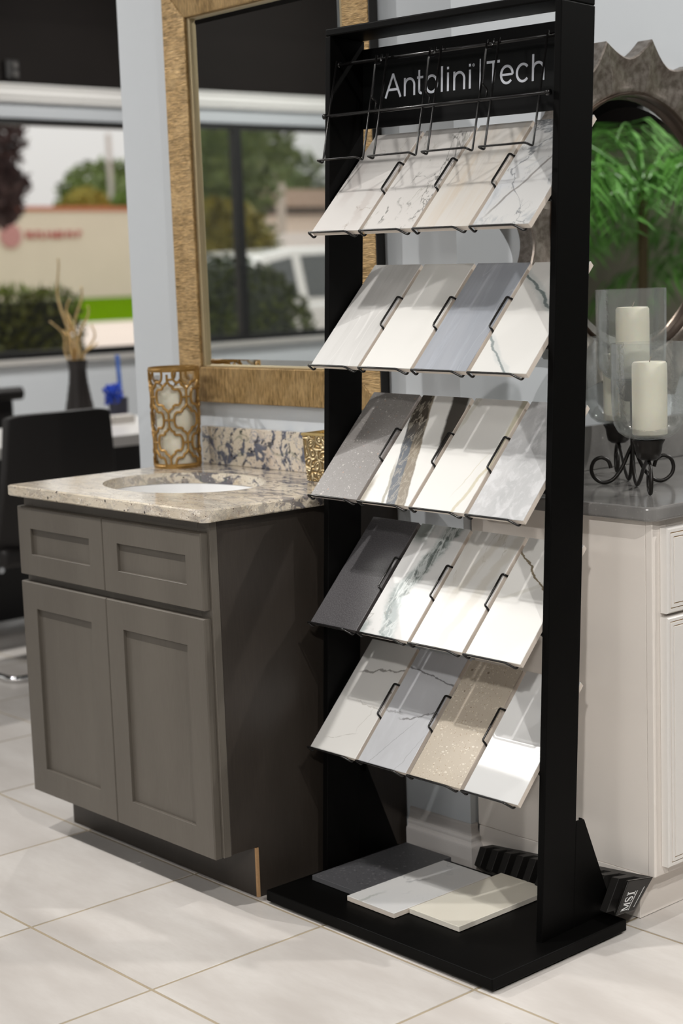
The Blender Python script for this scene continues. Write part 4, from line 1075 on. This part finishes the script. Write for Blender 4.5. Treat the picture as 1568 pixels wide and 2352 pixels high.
for k in range(14):
    c = Vector((r.uniform(-.02, .02), -.035+r.uniform(-.025, .025), .125+r.uniform(-.035, .035))); bw.tube([c+Vector((math.cos(a)*.018, math.sin(a)*.018*math.cos(k), math.sin(a)*.018)) for a in [2*PI*i/10 for i in range(10)]], .006, 6, True)
obj('bow', bw, flat('royal_blue_ribbon', (.012, .06, .50, 1), .35), pc, smooth=True)
for k, cc in enumerate(((.55, .16, .04, 1), (.70, .68, .66, 1))):
    obj('pencil', MB().tube([(.0, -.005+.012*k, .01), (.02, .0+.016*k, .135)], .004, 6), flat('pencil_%s' % 'ab'[k], cc, .5), pc)
cb = tag(obj('card_box', MB().box(-.035, .035, -.055, .055, 0, .035), flat('paper_white', (.72, .68, .63, 1), .5), bev=.003), 'low white card box beside the pen cup', 'box'); cb.location = (-2.56, 2.02, .7503)
tp = tag(obj('tape_roll', MB().lathe([(.014, 0), (.032, 0), (.032, .03), (.014, .03), (.014, 0)], 24), flat('white_tape', (.75, .73, .70, 1), .4), smooth=True), 'small white roll on the desk edge by the wall end', 'tape'); tp.location = (-2.60, 2.21, .7503)
gp = thing('desk_plant', 'small green plant at the far end of the desk', 'plant', (-2.68, 2.42, .7503))
obj('pot', MB().lathe([(0, .001), (.035, .001), (.045, .08), (.04, .08), (0, .07)], 20), M['pot'], gp, smooth=True)
lf = MB(); r = random.Random(8)
for k in range(26):
    a = r.uniform(0, 6.28); rr_ = r.uniform(.02, .07); z = r.uniform(.12, .26); c = Vector((rr_*math.cos(a), rr_*math.sin(a), z)); d = Vector((math.cos(a), math.sin(a), .4))*.05; s_ = Vector((-math.sin(a), math.cos(a), 0))*.018
    lf.add([c, c+d*.5+s_, c+d, c+d*.5-s_], [(0, 1, 2, 3)])
    lf.tube([(0, 0, .07), c], .0012, 4)
obj('leaves', lf, M['palm'], gp)

el = thing('emergency_light', 'small black twin-lamp emergency light on the black bulkhead over the window', 'light', (-5.985, 3.615, 2.745)); el.scale = (.6, .6, .6)
obj('housing', MB().box(.001, .06, -.10, .06, -.10, .10), M['matt'], el, bev=.012)
for z in (.045, -.045):
    q_ = obj('lamp_head', MB().tube([(.061, .0, z), (.085, .0, z)], .036, 20), M['matt'], el, smooth=True)
    obj('lens', MB().tube([(.0855, .0, z), (.088, .0, z)], .028, 20), flat('frosted_lens', (.10, .095, .09, 1), .25), q_)
# ================================================================== OUTSIDE
M['pave'] = flat('pale_concrete', (.60, .51, .45, 1), .9, .2, noise=.12, nscale=.3)
M['lawn'] = flat('lawn_green', (.085, .165, .0012, 1), 1, 0, noise=.25, nscale=1.2)
M['tan'] = flat('tan_block_wall', (.70, .585, .50, 1), .9, .2, noise=.06, nscale=.6)
struct(obj('ground', MB().box(-130, -6.16, -90, 110, -.30, -.05), M['pave']))
struct(obj('lawn', MB().add([(-56, -90, -.052), (-56, 110, -.052), (-69.5, 110, .9), (-69.5, -90, .9), (-90, 110, .9), (-90, -90, .9), (-90, 110, -.06), (-90, -90, -.06)], [(0, 1, 2, 3), (3, 2, 4, 5), (5, 4, 6, 7), (7, 6, 1, 0), (0, 3, 5, 7), (1, 6, 4, 2)]), M['lawn']))
def leaf_cloud(mb, c, rad, n, size, r, shell=.55):
    c = Vector(c)
    for k in range(n):
        while True:
            p = Vector((r.uniform(-1, 1), r.uniform(-1, 1), r.uniform(-1, 1)))
            if shell < p.length <= 1: break
        q_ = c+Vector((p.x*rad[0], p.y*rad[1], p.z*rad[2]))
        a = Vector((r.gauss(0, 1), r.gauss(0, 1), r.gauss(0, 1))).normalized(); b_ = a.orthogonal().normalized(); s_ = size*r.uniform(.6, 1.3)
        mb.add([q_-a*s_, q_+b_*s_*.5, q_+a*s_, q_-b_*s_*.5], [(0, 1, 2, 3)])
def tree(name, lab, cat, pos, trunk_h, trunk_r, blobs, mat, size, n, seed, trunkmat=None, group=None):
    r = random.Random(seed); t = thing(name, lab, cat, pos, 0, group)
    obj('trunk', MB().tube([(0, 0, 0), (.05*trunk_h, 0, trunk_h*.5), (0, 0, trunk_h)], trunk_r, 8), trunkmat or M['bark'], t, smooth=True)
    mb = MB(); co = MB()
    for c, rad, k in blobs:
        leaf_cloud(mb, c, rad, int(n*k), size, r, .72)
        co.loft([[(c[0]+rad[0]*.68*math.sin(PI*i/8)*math.cos(2*PI*j/14), c[1]+rad[1]*.68*math.sin(PI*i/8)*math.sin(2*PI*j/14), c[2]-rad[2]*.68*math.cos(PI*i/8)) for j in range(14)] for i in range(1, 8)])
    stuff(obj('foliage', mb, mat, t)); stuff(obj('inner_foliage', co, mat, t))
    return t
M['bark'] = flat('bark', (.06, .045, .035, 1), .9)
M['burg'] = leafmat('burgundy_leaves', (.016, .008, .008, 1), (.055, .022, .020, 1), .6)
M['green1'] = leafmat('tree_green', (.07, .12, .02, 1), (.17, .21, .06, 1), .6)
M['green2'] = leafmat('fresh_green', (.06, .13, .012, 1), (.16, .24, .03, 1), .6)
M['yellow'] = leafmat('yellow_green', (.20, .18, .02, 1), (.36, .30, .05, 1), .6)
M['hedge'] = leafmat('hedge_green', (.035, .038, .004, 1), (.105, .115, .012, 1), .6)
M['hedgetop'] = leafmat('hedge_shoots', (.10, .14, .012, 1), (.20, .25, .03, 1), .6)
# clipped hedge just outside the glass
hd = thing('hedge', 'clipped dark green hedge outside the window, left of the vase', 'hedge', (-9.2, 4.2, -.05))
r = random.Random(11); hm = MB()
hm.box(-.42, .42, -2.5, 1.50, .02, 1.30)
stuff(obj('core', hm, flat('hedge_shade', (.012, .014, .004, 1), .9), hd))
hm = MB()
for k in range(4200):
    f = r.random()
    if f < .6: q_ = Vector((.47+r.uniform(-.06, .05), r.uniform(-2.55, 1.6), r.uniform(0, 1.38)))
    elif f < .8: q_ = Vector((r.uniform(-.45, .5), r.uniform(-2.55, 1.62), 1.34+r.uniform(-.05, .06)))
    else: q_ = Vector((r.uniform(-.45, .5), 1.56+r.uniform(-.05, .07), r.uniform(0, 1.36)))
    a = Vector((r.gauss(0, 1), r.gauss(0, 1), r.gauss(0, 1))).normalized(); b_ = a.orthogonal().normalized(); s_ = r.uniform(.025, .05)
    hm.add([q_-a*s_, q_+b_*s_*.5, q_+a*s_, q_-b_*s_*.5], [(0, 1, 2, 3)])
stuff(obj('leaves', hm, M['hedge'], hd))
hm = MB()
for k in range(420):
    q_ = Vector((r.uniform(-.4, .5), r.uniform(-2.5, 1.55), 1.36)); h_ = r.uniform(.03, .14); a = Vector((r.uniform(-.05, .05), r.uniform(-.05, .05), h_)); b_ = Vector((0, .018, 0))
    hm.add([q_-b_, q_+b_, q_+a], [(0, 1, 2)])
stuff(obj('shoots', hm, M['hedgetop'], hd))
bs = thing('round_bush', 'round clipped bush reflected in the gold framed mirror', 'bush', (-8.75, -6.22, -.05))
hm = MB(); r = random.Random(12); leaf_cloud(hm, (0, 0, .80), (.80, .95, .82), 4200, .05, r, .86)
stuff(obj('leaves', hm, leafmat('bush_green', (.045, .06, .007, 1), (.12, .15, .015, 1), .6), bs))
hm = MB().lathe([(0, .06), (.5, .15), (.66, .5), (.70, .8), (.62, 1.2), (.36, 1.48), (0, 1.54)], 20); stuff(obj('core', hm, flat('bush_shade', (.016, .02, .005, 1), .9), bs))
# far building with red coping
bl = thing('far_building', 'long tan flat roofed building with a red coping across the lawn', 'building', (-70, 50, .88))
obj('wall', MB().box(-6, 0, -30, 40, 0, 4.5), M['tan'], bl)
obj('coping', MB().box(-6.05, .06, -30.05, 40.05, 4.5, 4.72), flat('red_coping', (.50, .13, .07, 1), .6), bl)
lt = MB(); r = random.Random(4); y = -8.1
M['red'] = flat('red_sign_letters', (.42, .045, .045, 1), .5)
while y < -5.1:
    w_ = r.uniform(.16, .26); lt.box(.002, .08, y, y+.07, 3.12, 3.48).box(.002, .08, y+.07, y+w_, 3.12+r.choice((0, .14, .28)), 3.2+r.choice((.02, .16, .28))); y += w_+.09
stuff(obj('sign_letters', lt, M['red'], bl))
obj('round_emblem', MB().tube([(.002, -9.0, 3.25), (.08, -9.0, 3.25)], .62, 24), flat('pink_emblem', (.50, .22, .22, 1), .5), bl)
r = random.Random(21)
for k, (y, x, h, rad, mt, lb) in enumerate(((57.6, -86, 9.6, 3.4, 'green1', 'broad olive green tree rising behind the far building'), (50.6, -77.8, 7.1, 1.45, 'yellow', 'low yellow green tree over the red coping of the far building'), (53.6, -77.8, 6.9, 1.35, 'green2', 'fresh green tree over the red coping, right of the yellow green one'))):
    tree('far_tree', lb, 'tree', (x, y, 0), h-rad*.9, .22, [((0, 0, h-rad*.85), (rad, rad, rad*.85), 1)], M[mt], .30 if rad > 2 else .2, 1500, 30+k, None, 'trees behind the far building')
lp = thing('light_pole', 'pale lighting pole standing behind the far building', 'pole', (-80.5, 54.2, 0))
obj('shaft', MB().tube([(0, 0, 0), (0, 0, 10.5)], .15, 12), flat('galvanised_pole', (.50, .46, .44, 1), .5), lp, smooth=True)
obj('base', MB().lathe([(0, 0), (.3, 0), (.3, .5), (0, .5)], 16), M['pave'], lp)
tree('burgundy_tree', 'dark burgundy leaved tree hanging in front of the far building', 'tree', (-20.3, 10.6, -.05), 3.2, .12,
     [((0, .3, 3.9), (1.1, 1.35, 1.0), .8), ((0, .1, 3.05), (1.0, 1.55, .62), .8), ((.1, .7, 2.7), (.6, .75, .35), .3), ((0, -.8, 3.3), (1, 1.2, 1.1), .6), ((0, .2, 4.9), (1, 1.1, .8), .5)], M['burg'], .09, 2600, 40)
# things seen only in the gold framed mirror
b2 = thing('roadside_building', 'tan building with a brown fascia reflected in the gold framed mirror', 'building', (-35, -40, -.05))
obj('wall', MB().box(-8, 0, -14, 12.2, 0, 3.45), M['tan'], b2)
obj('fascia', MB().box(-8.2, .45, -14.2, 12.6, 3.45, 3.95), flat('brown_fascia', (.36, .26, .20, 1), .8), b2)
obj('soffit_shade_strip', MB().box(.001, .2, -14, 12.2, 3.22, 3.449), flat('soffit_shade_brown', (.09, .07, .055, 1), .8), b2)  # dark strip standing in for the shade under the fascia
obj('window', MB().box(.001, .05, 4.5, 5.4, 2.1, 2.6), M['deskblk'], b2)
for k, (x, y, h, rad, mt, lb) in enumerate(((-15.5, -11.3, 4.6, 1.25, 'green1', 'tall green tree at the left of the gold mirror reflection'), (-13.2, -9.6, 2.35, .75, 'yellow', 'yellow green shrub tree low at the left of the gold mirror reflection'),
        (-47, -38.5, 6.4, 2.6, 'green1', 'dark green tree over the roof in the gold mirror reflection'), (-47, -44.5, 7.4, 1.7, 'yellow', 'small round tree over the roof in the gold mirror reflection'),
        (-55, -50, 5.8, 2.6, 'green1', 'olive tree at the right of the gold mirror reflection'), (-53, -44.2, 5.4, 2.4, 'green1', 'low olive tree in the middle of the gold mirror reflection'))):
    tree('roadside_tree', lb, 'tree', (x, y, -.05), h-rad*.9, .12, [((0, 0, h-rad), (rad, rad, rad*1.1), 1)]+([((0, 0, h-2.6*rad), (rad*.9, rad*.9, rad), .8)] if k == 0 else []), M[mt], .10 if x > -20 else .26, 2600 if x > -20 else 1400, 60+k, None, 'trees reflected in the gold mirror')
for k, (x, y, h) in enumerate(((-24, -19.6, 3.55), (-24, -18.05, 3.0))):
    pp = thing('street_post', ('taller' if k == 0 else 'shorter')+' pale street post reflected in the gold framed mirror', 'post', (x, y, -.05))
    obj('shaft', MB().tube([(0, 0, 0), (0, 0, h)], .10, 10), flat('weathered_post_%s' % 'ab'[k], (.42, .36, .31, 1), .8), pp, smooth=True); obj('cap', MB().lathe([(0, h), (.12, h), (.1, h+.05), (0, h+.07)], 12), M['pave'], pp)
sg = thing('lawn_sign', 'low white and red sign board reflected above the car roof', 'sign', (-22, -18.35, -.05))
obj('board', MB().box(-.04, .04, -.75, .5, 1.95, 2.25), flat('sign_white', (.66, .60, .57, 1), .6), sg)
obj('red_end', MB().box(-.04, .04, -.95, -.751, 1.95, 2.25), flat('sign_red', (.55, .10, .06, 1), .6), sg)
for y in (-.6, .35): obj('post', MB().box(-.03, .03, y, y+.06, 0, 1.949), M['pave'], sg)
# parked white SUV
cr_ = thing('parked_car', 'white sport utility car parked outside, reflected in the gold framed mirror', 'car', (-10.6, -8.45, -.05))
M['carw'] = flat('white_car_paint', (.72, .69, .66, 1), .2, .5, coat=.5)
M['carg'] = flat('dark_car_glass', (.06, .062, .062, 1), .08, .6)
M['carg2'] = flat('pale_car_glass', (.34, .38, .38, 1), .08, .6)
body = [(-2.3, .35), (2.3, .35), (2.36, .62), (2.33, .95), (1.95, 1.10), (-2.20, 1.16), (-2.36, .98), (-2.36, .6)]
obj('body', MB().prism(body, 0, -.9, .9), M['carw'], cr_, bev=.07, seg=3)
def cabin(mb, pts, hw0, hw1):
    lo = [p for p in pts]; zmin = min(p[1] for p in pts); zmax = max(p[1] for p in pts)
    f = lambda z: hw0+(hw1-hw0)*(z-zmin)/(zmax-zmin)
    mb.loft([[(-f(z), y, z) for y, z in pts], [(f(z), y, z) for y, z in pts]]); return mb
cbn = [(-2.15, 1.10), (1.45, 1.10), (.78, 1.64), (.4, 1.70), (-1.5, 1.72), (-2.0, 1.64)]
obj('cabin', cabin(MB(), cbn, .86, .70), M['carw'], cr_, bev=.05, seg=3)
def side_glass(a):
    mb = MB(); zmin, zmax = 1.10, 1.72
    f = lambda z: .86+(.70-.86)*(z-zmin)/(zmax-zmin)
    for sg_ in (1, -1): mb.loft([[(sg_*(f(z)+.004), y, z) for y, z in a], [(sg_*(f(z)-.02), y, z) for y, z in a]])
    return mb
obj('front_window', side_glass([(1.18, 1.17), (.72, 1.55), (.42, 1.60), (.42, 1.17)]), M['carg'], cr_)
obj('rear_window', side_glass([(.30, 1.17), (.30, 1.61), (-.72, 1.63), (-.72, 1.17)]), M['carg'], cr_)
obj('quarter_window', side_glass([(-.86, 1.17), (-.86, 1.63), (-1.45, 1.62), (-1.78, 1.2)]), M['carg'], cr_)
obj('windscreen', MB().add([(-.72, 1.44, 1.13), (.72, 1.44, 1.13), (.62, .86, 1.60), (-.62, .86, 1.60), (-.72, 1.41, 1.12), (.72, 1.41, 1.12), (.62, .83, 1.59), (-.62, .83, 1.59)], [(0, 1, 2, 3), (4, 7, 6, 5), (0, 4, 5, 1), (1, 5, 6, 2), (2, 6, 7, 3), (3, 7, 4, 0)]), M['carg2'], cr_)
tyre = MB().loft([[(x, r_*math.cos(2*PI*k/28), r_*math.sin(2*PI*k/28)) for k in range(28)] for r_, x in ((.2, -.11), (.34, -.11), (.365, -.08), (.365, .08), (.34, .11), (.2, .11))], True)
wt = None
for x in (-.80, .80):
    for y in (1.42, -1.42):
        if wt is None: wt = obj('wheel', tyre, flat('tyre_rubber', (.015, .015, .015, 1), .8), cr_, smooth=True); o = wt
        else: o = wt.copy(); C.objects.link(o); o.parent = cr_
        o.location = (x+.05*(1 if x > 0 else -1), y, .365)
